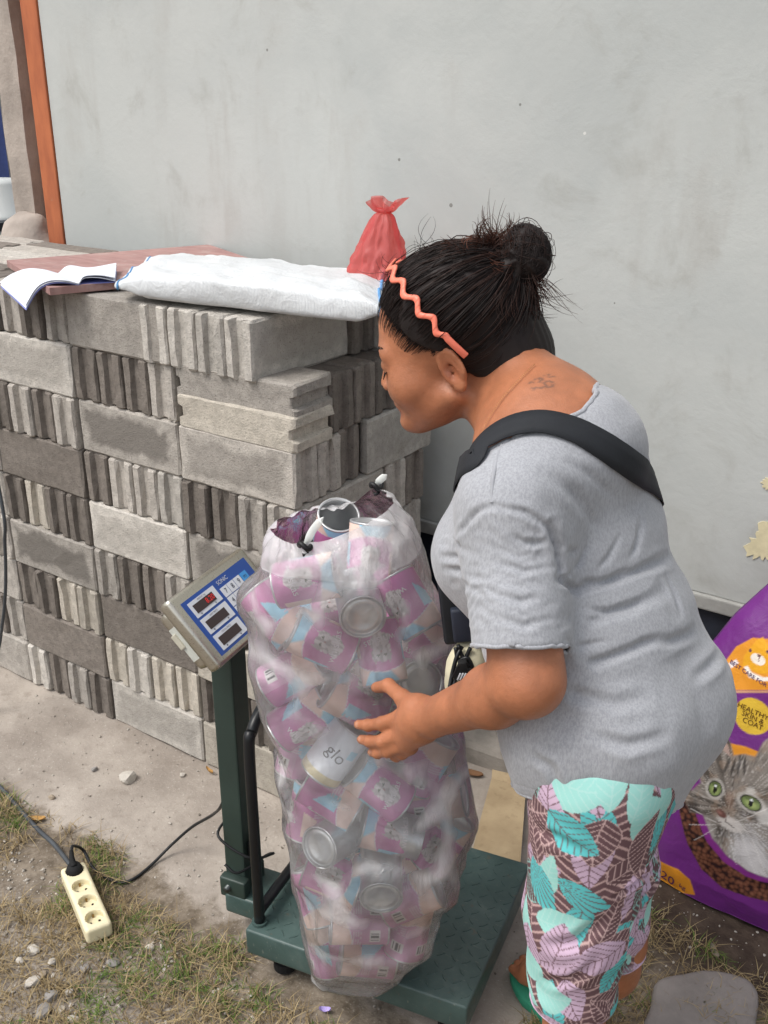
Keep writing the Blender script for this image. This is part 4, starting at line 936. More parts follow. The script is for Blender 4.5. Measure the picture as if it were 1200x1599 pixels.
# ================================================================ THE WOMAN
BA = R(11); FWb = np.array([-math.cos(BA), math.sin(BA), 0]); RRb = np.array([math.sin(BA), math.cos(BA), 0]); OB = np.array([-.40, 1.18, 0])
def bp(u, v, r):
    d = ray(u, v); t = (r - (CP - OB) @ RRb) / (d @ RRb); p = CP + d * t; return np.array([(p - OB) @ FWb, r, p[2]])
def B(s, r, z): return OB + FWb * s + RRb * r + np.array([0, 0, z])
def toB(P): q = P - OB; return np.stack([q @ FWb, q @ RRb, q[:, 2]], 1)
woman = empty('person', (OB[0], OB[1], 0), 'woman in grey T-shirt and leaf-print shorts bending over the bag of cans', 'person')
# --- head frame
hyaw, hpit = R(197), R(18); HS = 1.10
h0 = np.array([math.cos(hyaw), math.sin(hyaw), 0]); hf = h0 * math.cos(hpit) - ez * math.sin(hpit); hu = h0 * math.sin(hpit) + ez * math.cos(hpit); hl = np.cross(hu, hf)   # forward, up, left
HRM = np.stack([hf, hl, hu], 0)
EAR = atd(706, 578, 1.40); H0 = EAR - HS * (hf * -.008 + hl * .074 + hu * .0)
def hd(P): return (P - H0) @ HRM.T / HS
HCC = H0 + HS * (hf * .01 + hu * .02)
def hwld(x, y, z): return H0 + HS * (hf * x + hl * y + hu * z)
def local(f, c, r, P):
    d = np.linalg.norm(P - c, axis=1) - r; m = d < .0; out = d + .06
    if m.any(): out[m] = f(P[m])
    return out
def head_sdf(P): return local(head_sdf_, HCC, .215, P)
def head_sdf_(P):
    q = hd(P); q = q.copy(); qe = q.copy(); qe[:, 1] = np.abs(qe[:, 1]); q[:, 2] = np.where(q[:, 2] < 0, q[:, 2] * 1.24, q[:, 2]); qa = q.copy(); qa[:, 1] = np.abs(qa[:, 1])
    d = ell(q, (-.004, 0, .052), (.098, .077, .083))
    d = smin(d, ell(q, (.040, 0, -.015), (.058, .060, .085)), .03)
    d = smin(d, ell(qa, (.058, .034, -.018), (.034, .034, .036)), .025)
    d = smin(d, rc(qa, (.004, .054, -.045), (.072, .012, -.083), .018, .020), .025)
    d = smin(d, ell(q, (.084, 0, -.083), (.020, .023, .018)), .018)
    d = smin(d, rc(qa, (.091, 0, .036), (.080, .045, .034), .008, .008), .018)
    d = smax(d, -ell(qa, (.103, .033, .020), (.016, .020, .011)), .012)
    d = smin(d, ell(qa, (.083, .032, .019), (.013, .017, .012)), .005)
    d = smin(d, rc(q, (.092, 0, .024), (.108, 0, -.011), .0072, .0094), .012)
    d = smin(d, ell(qa, (.101, .0115, -.016), (.010, .008, .008)), .006)
    d = smin(d, ell(q, (.088, 0, -.046), (.016, .024, .018)), .012)
    d = smin(d, rc(qa, (.1015, 0, -.043), (.092, .021, -.048), .0058, .0035), .004)
    d = smin(d, rc(qa, (.1000, 0, -.054), (.092, .019, -.050), .0064, .0035), .004)
    # ears
    e = (qe - np.array([-.010, .0765, .003])) * 1.22; th = R(14); ca_, sa_ = math.cos(th), math.sin(th)
    ex_, ez_ = e[:, 0] * ca_ + e[:, 2] * sa_ * -1, e[:, 0] * sa_ + e[:, 2] * ca_
    fl = e[:, 1] + .35 * ex_                                   # the ear plate leans out towards the back
    rr = np.hypot(ex_ / .0195 * (1 + .0 * ez_), (ez_) / .033)
    plate = np.maximum((rr - 1) * .019, np.abs(fl) - .0035)
    rim = np.hypot((rr - .90) * .0185, fl - .003) - .0042; rim = np.where(ez_ < -.022, np.maximum(rim, .001 + 0 * rim), rim)
    bowl = ell(np.stack([ex_ - .003, fl - .006, ez_ + .004], 1), (0, 0, 0), (.0085, .0075, .014))
    anti = rc(np.stack([ex_, fl, ez_], 1), (-.008, .003, -.012), (-.004, .003, .016), .0038, .003)
    trag = ell(np.stack([ex_ - .014, fl - .002, ez_ + .008], 1), (0, 0, 0), (.005, .006, .007))
    lobe = ell(np.stack([ex_ - .004, fl - .001, ez_ + .031], 1), (0, 0, 0), (.0095, .0048, .010))
    er = smin(smin(smin(plate, rim, .003), anti, .003), lobe, .006); er = smax(er, -bowl, .003); er = smin(er, trag, .003) / 1.22
    return smin(d, er, .004) * HS
# --- torso
TK = .76      # depth to width of the trunk
TC = [bp(852, 702, 0), bp(868, 830, 0), bp(925, 985, 0), bp(955, 1108, 0), bp(936, 1235, 0)]
TR = [.100, .124, .122, .132, .110]
def trunk(P, g=0.0):
    q = toB(P); w = q * np.array([1, TK, 1]); d = None
    for i in range(4):
        a = TC[i] * [1, TK, 1]; b = TC[i + 1] * [1, TK, 1]; e = rc(w, a, b, TR[i] + g, TR[i + 1] + g); d = e if d is None else smin(d, e, .03)
    qa = q.copy(); qa[:, 1] = np.abs(qa[:, 1])
    d = smin(d, rc(q, (SHB[0], -.03, SHB[2] + .030), (SHB[0], -.145, SHB[2] - .006), .062 + g, .050 + g), .05)
    d = smin(d, rc(q, (SHB[0], .02, SHB[2] + .030), (SHB[0] + .05, .080, SHB[2] - .022), .058 + g, .056 + g), .05)
    d = smin(d, ell(qa, BUST, (.068 + g, .070 + g, .068 + g)), .05)
    d = smin(d, ell(qa, (TC[3][0] - .045, .066, TC[3][2] + .012), (.086 + g, .085 + g, .090 + g)), .05)
    return d
SHB = bp(805, 775, -.15); BUST = bp(752, 868, -.085); BUST = np.array([BUST[0], .085, BUST[2]])
SHL = atd(800, 800, 1.29); ELB = atd(824, 1062, 1.26); WRI = atd(676, 1121, 1.455)
SHR = B(SHB[0] + .06, .115, SHB[2] - .03); ELR = B(*bp(772, 905, .19)); WRR = B(*bp(655, 985, .17))
NKB = bp(838, 688, 0); NKB = B(*NKB); NKT = hwld(-.030, 0, -.045)
def arm_sdf(P):
    d = rc(P, SHL, ELB, .041, .0405)
    d = smin(d, rc(P, SHL * .3 + ELB * .7, ELB, .045, .040), .02)
    mid = ELB * .68 + WRI * .32 - ez * .004
    d = smin(d, rc(P, ELB, mid, .0375, .0375), .025)
    d = smin(d, rc(P, mid, WRI, .0375, .0275), .025)
    return d
def PX(u, v, t): return atd(u, v, t)
FING = {'thumb': [(652, 1104, 1.475), (629, 1090, 1.515), (607, 1071, 1.553), (588, 1074, 1.585)], 'index': [(624, 1121, 1.525), (597, 1130, 1.553), (575, 1133, 1.582), (560, 1132, 1.600)],
        'middle': [(627, 1146, 1.528), (598, 1158, 1.556), (578, 1158, 1.588), (565, 1155, 1.606)], 'ring': [(633, 1162, 1.533), (606, 1173, 1.560), (590, 1176, 1.590), (581, 1175, 1.606)], 'little': [(643, 1168, 1.535), (628, 1177, 1.562), (619, 1182, 1.588), (615, 1183, 1.602)]}
FR = {'thumb': (.0145, .0120, .0105, .0088), 'index': (.0118, .0100, .0088, .0078), 'middle': (.0120, .0102, .0090, .0079), 'ring': (.0116, .0097, .0086, .0075), 'little': (.0108, .0088, .0078, .0068)}
def hand_sdf(P): return local(hand_sdf_, PX(618, 1128, 1.535), .17, P)
def hand_sdf_(P):
    w = WRI; d = rc(P, w, PX(650, 1122, 1.49), .0275, .026)
    d = smin(d, rc(P, PX(655, 1116, 1.490), PX(629, 1121, 1.520), .022, .0145), .02)
    d = smin(d, rc(P, PX(657, 1128, 1.487), PX(632, 1145, 1.522), .022, .0145), .02)
    d = smin(d, rc(P, PX(660, 1138, 1.487), PX(638, 1160, 1.526), .020, .0135), .02)
    d = smin(d, rc(P, PX(662, 1112, 1.475), PX(652, 1104, 1.478), .019, .0150), .02)
    for k, pts in FING.items():
        e = None; pt = [PX(*p) for p in pts]; r_ = FR[k]
        for i in range(3):
            g = rc(P, pt[i], pt[i + 1], r_[i], r_[i + 1]); e = g if e is None else smin(e, g, .004)
        for i in (1, 2): e = smin(e, np.linalg.norm(P - pt[i], axis=1) - r_[i] * 1.04, .004)
        d = smin(d, e, .007)
    return d
# legs, feet
HL, HR_ = B(-.005, -.088, .84), B(.055, .038, .84)
KL = B(*bp(893, 1545, -.085)); KR = B(*bp(962, 1470, .085)); AL = B(-.035, -.115, .085); TOR = atz(812, 1495, .025); AR = B(.165, .185, .085)
def foot(P, ank, dirv): return local(lambda Q: foot_(Q, ank, dirv), np.array([ank[0] + dirv[0] / np.hypot(*dirv[:2]) * .05, ank[1] + dirv[1] / np.hypot(*dirv[:2]) * .05, .04]), .24, P)
def foot_(P, ank, dirv):
    dirv = np.array([dirv[0], dirv[1], 0]); dirv = dirv / np.linalg.norm(dirv); sd_ = np.array([-dirv[1], dirv[0], 0]); g = np.array([ank[0], ank[1], 0])
    heel = g - dirv * .035 + ez * .048; ball = g + dirv * .125 + ez * .040; d = rc(P, ank, heel, .036, .030)
    d = smin(d, rc(P, ank + dirv * .01, ball, .034, .022), .03); d = smin(d, rc(P, heel, ball, .028, .022), .025)
    d = smin(d, rc(P, ball - sd_ * .02, ball + sd_ * .02, .020, .018), .02)
    for k in range(5):
        o_ = (k - 2) * .017; l_ = .05 - abs(k - 1.3) * .006
        d = smin(d, rc(P, ball + sd_ * o_ * .9 - ez * .004, ball + sd_ * o_ + dirv * l_ - ez * .009, .011, .0085), .006)
    return smax(d, -(P[:, 2] - .0225), .004)
FDL = np.array([-.98, .1]); FDR = (TOR - AR)[:2]
def leg_sdf(P):
    d = None
    for h, k, a in ((HL, KL, AL), (HR_, KR, AR)):
        e = rc(P, h, k, .070, .047); cal = k * .7 + a * .3 - FWb * .012; e = smin(e, rc(P, k, cal, .045, .049), .02); e = smin(e, rc(P, cal, a, .048, .032), .03)
        d = e if d is None else np.minimum(d, e)
    d = smin(d, foot(P, AL, FDL), .02); d = smin(d, foot(P, AR, FDR), .02)
    return d
SBK = B(*bp(868, 640, 0.0))
def skin_sdf(P):
    d = head_sdf(P); n = rc(P, NKT, NKB, .056, .063); n = smin(n, rc(P, hwld(-.055, 0, .0), B(*bp(872, 668, 0.0)), .042, .062), .03)
    sh = rc(P, B(*bp(835, 660, -.03)), B(*bp(800, 752, -.12)), .050, .048); n = smin(n, sh, .045)
    sh = rc(P, B(*bp(880, 640, .03)), SHR, .050, .045); n = smin(n, sh, .045)
    d = smin(d, n, .022)
    core = smin(rc(P, B(*TC[1]), B(*TC[2]), .085, .085), rc(P, B(*TC[2]), B(*TC[3]), .085, .09), .03)
    d = smin(d, smin(core, local(lambda Q: trunk(Q, -.013), B(*bp(850, 670, 0)), .19, P), .03), .03)
    a = smin(arm_sdf(P), hand_sdf(P), .008); d = smin(d, a, .02)
    d = smin(d, smin(rc(P, SHR, ELR, .046, .038), rc(P, ELR, WRR, .037, .026), .02), .02); d = smin(d, ell(P, WRR + FWb * .06 - ez * .03, (.06, .03, .045)), .02)
    d = smin(d, leg_sdf(P), .02)
    return d
SKN = NT('skin'); co = SKN.coord(); va = SKN.n('ShaderNodeVertexColor', layer_name='tone').outputs[0]; n1 = SKN.noise(co, 18, 5, .6); n2 = SKN.noise(co, 420, 2)
SKN.set(Base_Color=SKN.mix(1.0, va, SKN.mix(SKN.ramp(n1, .3, .7), (.86, .84, .82), (1.06, 1.04, 1.02)), 'MULTIPLY'), Roughness=SKN.math('ADD', .30, SKN.math('MULTIPLY', n1, .32)))
SKN.b.inputs['Subsurface Weight'].default_value = .10; SKN.b.inputs['Subsurface Radius'].default_value = (.012, .005, .003); SKN.b.inputs['Subsurface Scale'].default_value = .5
SKN.bump(SKN.math('ADD', n2, SKN.math('MULTIPLY', SKN.noise(co, 130, 4, .7), 1.6)), .30, .0016); SKN = SKN.m
v, F = nets(skin_sdf, (-1.12, .72, -.02), (.0, 1.62, 1.56), .0037); v = lap(v, F, 1, .4)
N = vnormals(v, F); q = hd(v)
tone = np.tile(srgb(172, 112, 80), (len(v), 1)) * (1 + .10 * fbm(v, 45, 3, 6) + .05 * vnoise(v, 160, 9))[:, None]
def blend(mask, rgb):
    global tone
    tone = tone * (1 - mask[:, None]) + np.asarray(rgb)[None] * mask[:, None]
blend(.5 * sstep(.03, .0, np.abs(hand_sdf(v))), srgb(186, 122, 88))
lip = sstep(.010, .004, np.abs(q[:, 2] + .0485)) * sstep(.026, .018, np.abs(q[:, 1])) * sstep(.086, .092, q[:, 0]); blend(lip * .7, srgb(150, 84, 72))
blend(.55 * sstep(.022, .010, np.linalg.norm(q - [-.008, .078, .0], axis=1)), srgb(158, 92, 64))
blend(.5 * sstep(.010, .003, np.linalg.norm(q - [-.004, .076, -.002], axis=1)), srgb(110, 62, 44))
for k, pts in FING.items():      # nails
    a, b = PX(*pts[3]), PX(*pts[2]); dn_ = (a - b) / np.linalg.norm(a - b); c_ = a - ray(*pts[3][:2]) / np.linalg.norm(ray(*pts[3][:2])) * FR[k][3] * .8 + dn_ * .001
    blend(.6 * sstep(.0062, .0045, np.linalg.norm(v - c_, axis=1)), srgb(206, 156, 130))
# tattoo on the nape
TAT = PX(850, 597, 1.3)
def inkdist(U, V, pts):
    d = np.full(len(U), 1e9)
    for (a, b), (c, e) in zip(pts[:-1], pts[1:]):
        dx, dy = c - a, e - b; t = np.clip(((U - a) * dx + (V - b) * dy) / (dx * dx + dy * dy + 1e-9), 0, 1); d = np.minimum(d, np.hypot(U - a - t * dx, V - b - t * dy))
    return d
tc = hit(skin_sdf, [852], [598])[0]; tn = sgrad(skin_sdf, tc[None])[0]; tx = np.cross(cu, tn); tx = tx / np.linalg.norm(tx); tx = tx if tx @ rt > 0 else -tx; ty = np.cross(tn, tx); ty = ty if ty @ cu > 0 else -ty
W_ = (v - tc); U_ = W_ @ tx * 1000; V_ = W_ @ ty * 1000; near = np.abs(W_ @ tn) < .03     # millimetres on the skin
ink = np.minimum.reduce([inkdist(U_, V_, [(-12, 8), (-6, 11), (-3, 6), (-8, 3), (-2, 1), (1, -6), (-5, -11), (-12, -8)]) - 1.5, inkdist(U_, V_, [(-2, 1), (5, 4), (10, 0), (8, -7), (3, -9)]) - 1.4, inkdist(U_, V_, [(-1, 14), (5, 11), (11, 14)]) - 1.2, inkdist(U_, V_, [(5, 17), (5.5, 17)]) - 1.6, inkdist(U_, V_, [(-19, 3), (-17, 4)]) - 2.2, inkdist(U_, V_, [(-16, -10), (-13, -12)]) - 1.8])
blend(.62 * sstep(1.0, -.6, ink) * near, srgb(74, 66, 62))
# scalp shade under thin hair at the temple is hair, built below
me = mk_mesh('body', v, F, True); col_attr(me, 'tone', tone); body = link('body', me, woman, SKN)

# --- T-shirt
SLE = atd(809, 1012, 1.262); SLT = atd(792, 815, 1.285)
sl_ax = (SLE - SLT) / np.linalg.norm(SLE - SLT)
def sl_cut(P): return (P - SLE) @ (sl_ax * .98 + rt * -.05)
def sr_cut(P): return (P - SHR) @ ((ELR - SHR) / np.linalg.norm(ELR - SHR)) - .17
def shirt_outer(P, g=0.0, cut=False):
    d = trunk(P, g)
    d = smin(d, rc(P, B(*bp(846, 704, -.05)), SHL + ez * .002, .050 + g, .062 + g), .05)
    a = rc(P, SHL + ez * .004, SLE + sl_ax * .05, .063 + g, .0605 + g); b = rc(P, SHR, SHR * .25 + ELR * .75, .058 + g, .056 + g)
    if cut: a = np.maximum(a, sl_cut(P)); b = np.maximum(b, sr_cut(P))
    return smin(smin(d, a, .03), b, .03)
nk_ax = (NKT - NKB) / np.linalg.norm(NKT - NKB)
NH = hit(lambda P: shirt_outer(P), [852, 780, 750], [618, 660, 684])
NKF = [B(*bp(792, 648, -.01)), B(*bp(735, 660, .03))]
def neck_hole(P):
    nk = rc(P, NKB - nk_ax * .02, NKT + nk_ax * .02, .072, .078); nk = smin(nk, rc(P, B(*bp(846, 628, 0)), hwld(-.05, 0, .03), .074, .075), .02); nk = smin(nk, rc(P, NH[0], NH[1], .050, .037), .06); nk = smin(nk, rc(P, NH[1], NH[2], .040, .036), .02); nk = smin(nk, rc(P, B(.19, -.12, 1.285), B(.265, -.10, 1.265), .040, .046), .02); return smin(nk, rc(P, NKF[0], NKF[1], .086, .080), .02)
HEMP = [bp(800, 1212, -.07), bp(905, 1270, -.16), bp(1000, 1283, -.10), bp(1062, 1262, .03)]
_hA = np.array([[p[0], p[1], 1] for p in HEMP]); _hc = np.linalg.lstsq(_hA, np.array([p[2] for p in HEMP]), rcond=None)[0]
def HEMZ(q): return np.clip(_hc[0] * q[:, 0] + _hc[1] * q[:, 1] + _hc[2], .70, .90)
def shirt_solid(P):
    return np.maximum.reduce([shirt_outer(P, 0, True), HEMZ(toB(P)) - P[:, 2], -neck_hole(P)])
def shirt_caps(c):
    near_l = (np.abs(sl_cut(c)) < .008) & (rc(c, SHL + ez * .004, SLE + sl_ax * .05, .063, .0605) < -.0016) & (np.linalg.norm(c - SLE, axis=1) < .075)
    near_r = (np.abs(sr_cut(c)) < .008) & (rc(c, SHR, SHR * .25 + ELR * .75, .058, .056) < -.0016)
    return near_l | near_r | ((shirt_outer(c) < -.0016) & ((HEMZ(toB(c)) - c[:, 2] > -.007) | (neck_hole(c) < .007)))
def open_cloth(f, caps, lo, hi, h, sub=0):
    v, F = nets(f, lo, hi, h); v = lap(v, F, 1, .4); F = F[~caps(v[F].mean(1))]
    used = np.unique(F); mp = -np.ones(len(v), int); mp[used] = np.arange(len(used)); v = v[used]; F = mp[F]
    for _ in range(sub): v, F = subdiv(v, F); v = lap(v, F, 2, .5)
    be = bedges(F); bv = np.unique(be)
    for _ in range(40):
        s_ = np.zeros_like(v); c_ = np.zeros(len(v))
        for a, b in ((0, 1), (1, 0)): np.add.at(s_, be[:, a], v[be[:, b]]); np.add.at(c_, be[:, a], 1)
        v[bv] = v[bv] * .5 + .5 * s_[bv] / c_[bv][:, None]
    return v, F
def bedges(F):
    e = np.concatenate([np.stack([F[:, k], F[:, (k + 1) % 4]], 1) for k in range(4)]); es = np.sort(e, 1)
    u, inv, cnt = np.unique(es, axis=0, return_inverse=True, return_counts=True); return e[cnt[inv.ravel()] == 1]
def loops(v, F):
    """the open edges of a cloth as ordered closed rings"""
    be = bedges(F); nx = {int(a): int(b) for a, b in be}; seen = set(); out = []
    for a in list(nx):
        if a in seen: continue
        l = [a]; seen.add(a); b = nx.get(a)
        while b is not None and b not in seen: l.append(b); seen.add(b); b = nx.get(b)
        if len(l) > 30: out.append(v[l])
    return out
def piping(name, p, r, mt, par, flat=1.0):
    for _ in range(5): p = .5 * p + .25 * (np.roll(p, 1, 0) + np.roll(p, -1, 0))
    p = p[::2]; tv, tf = tube_vf(np.vstack([p, p[:1]]), r, 7, False); return mobj(name, tv, tf, mt, par, True)
def thicken(v, F, th):
    N_ = vnormals(v, F); be = bedges(F); n = len(v)
    return np.vstack([v, v - N_ * th]), np.concatenate([F, F[:, ::-1] + n, np.stack([be[:, 1], be[:, 0], be[:, 0] + n, be[:, 1] + n], 1)])
TEE = NT('grey_melange_jersey'); co = TEE.coord()
n1 = TEE.noise(TEE.coord(scale=(1, 1, .3)), 380, 3, .75); n2 = TEE.noise(co, 60, 3); n3 = TEE.noise(co, 700, 2)
tcx = TEE.mix(TEE.ramp(n1, .33, .67), srgb(150, 152, 157), srgb(170, 172, 177)); TEE.set(Base_Color=tcx, Roughness=.92); TEE.b.inputs['Specular IOR Level'].default_value = .15
TEE.b.inputs['Sheen Weight'].default_value = .25
TEE.bump(TEE.math('ADD', n3, TEE.math('MULTIPLY', n2, .8)), .25, .0015); TEE = TEE.m
v, F = open_cloth(shirt_solid, shirt_caps, (-.90, .72, .66), (.0, 1.62, 1.44), .0050, 1); N = vnormals(v, F)
def crease(P, path, width, depth, sharp=1.0):
    """a pressed fold along a path on the cloth"""
    d = np.full(len(P), 1e9); tt = np.zeros(len(P)); m = len(path) - 1
    for i in range(m):
        a, b = path[i], path[i + 1]; e = b - a; t = np.clip(((P - a) @ e) / (e @ e), 0, 1); k = np.linalg.norm(P - a - t[:, None] * e, axis=1); s_ = k < d; d = np.where(s_, k, d); tt = np.where(s_, (i + t) / m, tt)
    x = d / (width * .7); return depth * (-np.exp(-x * x) + .55 * np.exp(-(x - 1.5) ** 2 * 1.4)) * np.sin(np.clip(tt, 0.03, .97) * math.pi) ** .6
so = lambda P: shirt_outer(P)
def path(*pts): return hit(so, [p[0] for p in pts], [p[1] for p in pts])
disp = np.zeros(len(v))
for pts, w, dp in [([(868, 870), (872, 905), (900, 922), (960, 905), (1010, 885), (1045, 870)], .012, .007), ([(862, 820), (873, 860), (880, 905)], .010, .008), ([(880, 1035), (930, 1035), (985, 1015), (1040, 985)], .012, .0055), ([(875, 965), (930, 968), (985, 950), (1035, 925)], .014, .0045),
                   ([(882, 905), (905, 880), (915, 845)], .008, .004), ([(915, 910), (950, 870), (968, 830)], .010, .004), ([(960, 900), (990, 860), (1000, 815)], .010, .0035), ([(850, 740), (900, 775), (940, 830)], .014, .003), ([(770, 790), (745, 800), (725, 825), (712, 855)], .006, .003), ([(770, 790), (820, 800), (858, 825), (870, 870)], .006, .0035),
                   ([(850, 1090), (900, 1085), (960, 1100), (1010, 1090)], .014, .003), ([(1000, 1010), (1050, 1000), (1085, 985)], .012, .004), ([(830, 1180), (860, 1200), (875, 1240)], .012, .003), ([(690, 850), (715, 850), (740, 862)], .007, .003), ([(688, 870), (718, 872), (745, 885)], .007, .003), ([(692, 890), (720, 892), (748, 905)], .007, .003), ([(705, 915), (728, 912), (752, 925)], .007, .003),
                   ([(1085, 1060), (1110, 1040), (1125, 1020)], .012, .003), ([(878, 930), (910, 950), (950, 955), (1000, 940)], .007, .004), ([(876, 890), (900, 905), (930, 908)], .006, .004), ([(872, 850), (890, 862), (905, 860)], .006, .0035), ([(880, 1000), (910, 1010), (950, 1000)], .008, .004), ([(1040, 900), (1055, 930), (1062, 960)], .008, .003), ([(930, 1150), (980, 1165), (1040, 1150)], .012, .003), ([(870, 720), (920, 742), (960, 780)], .009, .002), ([(800, 840), (830, 850), (862, 845)], .006, .003), ([(775, 880), (820, 893), (866, 885)], .006, .003), ([(765, 925), (815, 940), (868, 925)], .007, .003), ([(770, 965), (820, 978), (868, 962)], .007, .0025), ([(905, 640), (940, 660), (975, 700)], .013, .002)]:
    pp = path(*pts)
    if not np.isnan(pp).any(): disp += crease(v, pp, w, dp * 1.7)
# gathers on the sleeve
ax_t = (v - SLT) @ sl_ax; rs_ = v - SLT - ax_t[:, None] * sl_ax; on = sstep(.085, .066, np.linalg.norm(rs_, axis=1)) * sstep(-.03, .02, ax_t) * sstep(.150, .115, ax_t)
wob = fbm(v, 16, 3, 4); disp += on * .0016 * np.sin(ax_t * 360 + 11.0 * wob + (rs_ @ fw) * 25) * (.6 + .6 * vnoise(v, 22, 8))
bandd = np.abs((v - SLE) @ sl_ax + .020); disp += np.where(on >= 0, -.0008 * np.exp(-(bandd / .0016) ** 2) * (np.linalg.norm(v - SLE, axis=1) < .09), 0)
disp += .0042 * fbm(v * [1, 1, 1.5], 7, 3, 11) + .0016 * fbm(v * [1, 1, .6], 26, 2, 5)
disp = np.clip(disp, -.011, .0035)
for _ in range(4):
    s_ = np.zeros(len(v)); c_ = np.zeros(len(v))
    for k in range(4):
        a, b = F[:, k], F[:, (k + 1) % 4]; np.add.at(s_, a, disp[b]); np.add.at(c_, a, 1); np.add.at(s_, b, disp[a]); np.add.at(c_, b, 1)
    disp = .4 * disp + .6 * s_ / np.maximum(c_, 1)
hz = v[:, 2] - HEMZ(toB(v)); disp += -.0008 * np.exp(-((hz - .018) / .0016) ** 2)
v = v + N * disp[:, None]
for lp_ in loops(v, F):
    nkd = np.median(neck_hole(lp_)); hemd = np.median(np.abs(HEMZ(toB(lp_)) - lp_[:, 2])); nm, rr_ = ('collar', .0036) if nkd < .03 else (('bottom_hem', .0024) if hemd < .03 else ('sleeve_hem', .0030))
    piping(nm, lp_, rr_, TEE, woman)
v, F = thicken(v, F, .0035)
mobj('t_shirt', v, F, TEE, woman, True)
# shoulder seam lines
def surf_strip(name, pts, w, mt, par, f=so, lift=.001, n=8, th=.0012):
    p = catmull(hit(f, [a[0] for a in pts], [a[1] for a in pts]), n); g = sgrad(f, p); t = np.gradient(p, axis=0); t /= np.linalg.norm(t, axis=1)[:, None]; s_ = np.cross(g, t); s_ /= np.linalg.norm(s_, axis=1)[:, None]
    v_ = np.stack([p - s_ * w / 2, p - s_ * w / 4 + g * th, p + s_ * w / 4 + g * th, p + s_ * w / 2], 1) + (g * lift)[:, None]
    return mobj(name, v_.reshape(-1, 3), grid_f(len(p), 4), mt, par, True)
SEAM = mat('seam_thread', srgb(158, 160, 165), .9, .1, 30, .2, 300)
surf_strip('shoulder_seam', [(786, 690), (776, 720), (770, 750), (768, 785)], .0045, SEAM, woman, lift=.0008)
# --- shorts
def shorts_leg(P, h, k, g=0.0, w=.094, mr=.077):
    a = h; m_ = h * .42 + k * .58; return smin(rc(P, a, m_, w + g, mr + g), rc(P, m_, k - ez * .05, mr + g, .058 + g), .03)
KHL, KHR = B(*bp(890, 1560, -.088)), B(*bp(957, 1478, .085))
def shorts_outer(P, g=0.0):
    d = smin(shorts_leg(P, HL, KHL, g), shorts_leg(P, HR_, KHR, g, .070, .066), .012)
    q = toB(P); w = q * [1, TK, 1]; d = smin(d, rc(w, (.005, -.02, .82), (.0, -.01, .92), .092 + g, .100 + g), .04); return d
_lA = [bp(845, 1568, -.12), bp(895, 1594, -.10), bp(944, 1562, -.06)]; _rA = [bp(955, 1507, .06), bp(985, 1504, .08), bp(1005, 1490, .09)]
def hemplane(L_):
    A_ = np.array([[p[0], p[1], 1] for p in L_]); return np.linalg.lstsq(A_, np.array([p[2] for p in L_]), rcond=1e-2)[0]
_lc = np.array([0, 0, np.mean([p[2] for p in _lA]) + .012]); _rc = np.array([0, 0, np.mean([p[2] for p in _rA])])
def shem(P, m=0.0):
    q = toB(P); return np.where(q[:, 1] < 0, _lc[2] - .01 * q[:, 0], _rc[2]) - q[:, 2] + m
def shorts_sdf(P): return np.maximum.reduce([shorts_outer(P), shem(P), P[:, 2] - .90])
v, F = open_cloth(shorts_sdf, lambda c: (shorts_outer(c) < -.004) & ((shem(c) > -.006) | (c[:, 2] > .895)), (-.70, .78, .30), (-.08, 1.55, .97), .0040, 1)
N = vnormals(v, F)
so2 = lambda P: shorts_outer(P)
disp = .0050 * fbm(v, 8, 3, 31) + .0026 * np.sin(v[:, 2] * 60 + 4 * vnoise(v, 6, 2) + v[:, 0] * 20) * sstep(.55, .45, v[:, 2])
for pts, w, dp in [([(1060, 1275), (1030, 1310), (1000, 1350), (975, 1390), (955, 1440), (948, 1500)], .014, .010), ([(1025, 1330), (1000, 1370), (965, 1400)], .010, .006), ([(1030, 1360), (1005, 1400), (975, 1425)], .010, .006), ([(940, 1440), (900, 1475), (850, 1480)], .016, .004), ([(935, 1500), (900, 1530), (850, 1535)], .014, .004), ([(830, 1290), (870, 1310), (920, 1330)], .016, .003)]:
    pp = hit(so2, [p[0] for p in pts], [p[1] for p in pts])
    if not np.isnan(pp).any(): disp += crease(v, pp, w, dp * 1.5)
v = v + N * disp[:, None]
# leaf print, laid out in centimetres on the cloth: round each leg, and up
q = toB(v); side = q[:, 1] < 0
axL = toB(np.array([HL, KHL])); axR = toB(np.array([HR_, KHR]))
def legU(q, ax):
    t = (q[:, 2] - ax[0, 2]) / (ax[1, 2] - ax[0, 2]); c = ax[0] + t[:, None] * (ax[1] - ax[0]); e = q - c; return np.arctan2(e[:, 1], e[:, 0]) * .088 * 100
Ucm = np.where(side, legU(q, axL), legU(q, axR) + 91); Vcm = q[:, 2] * 100
AQ, TE, LI, MA, PE, WHT = srgb(156, 210, 202), srgb(98, 192, 194), srgb(200, 174, 196), srgb(108, 82, 86), srgb(206, 152, 138), srgb(206, 196, 200)
pc_ = np.tile(MA, (len(v), 1)); rg = np.random.default_rng(5)
def band(x, w): return sstep(w, w * .45, np.abs(x))
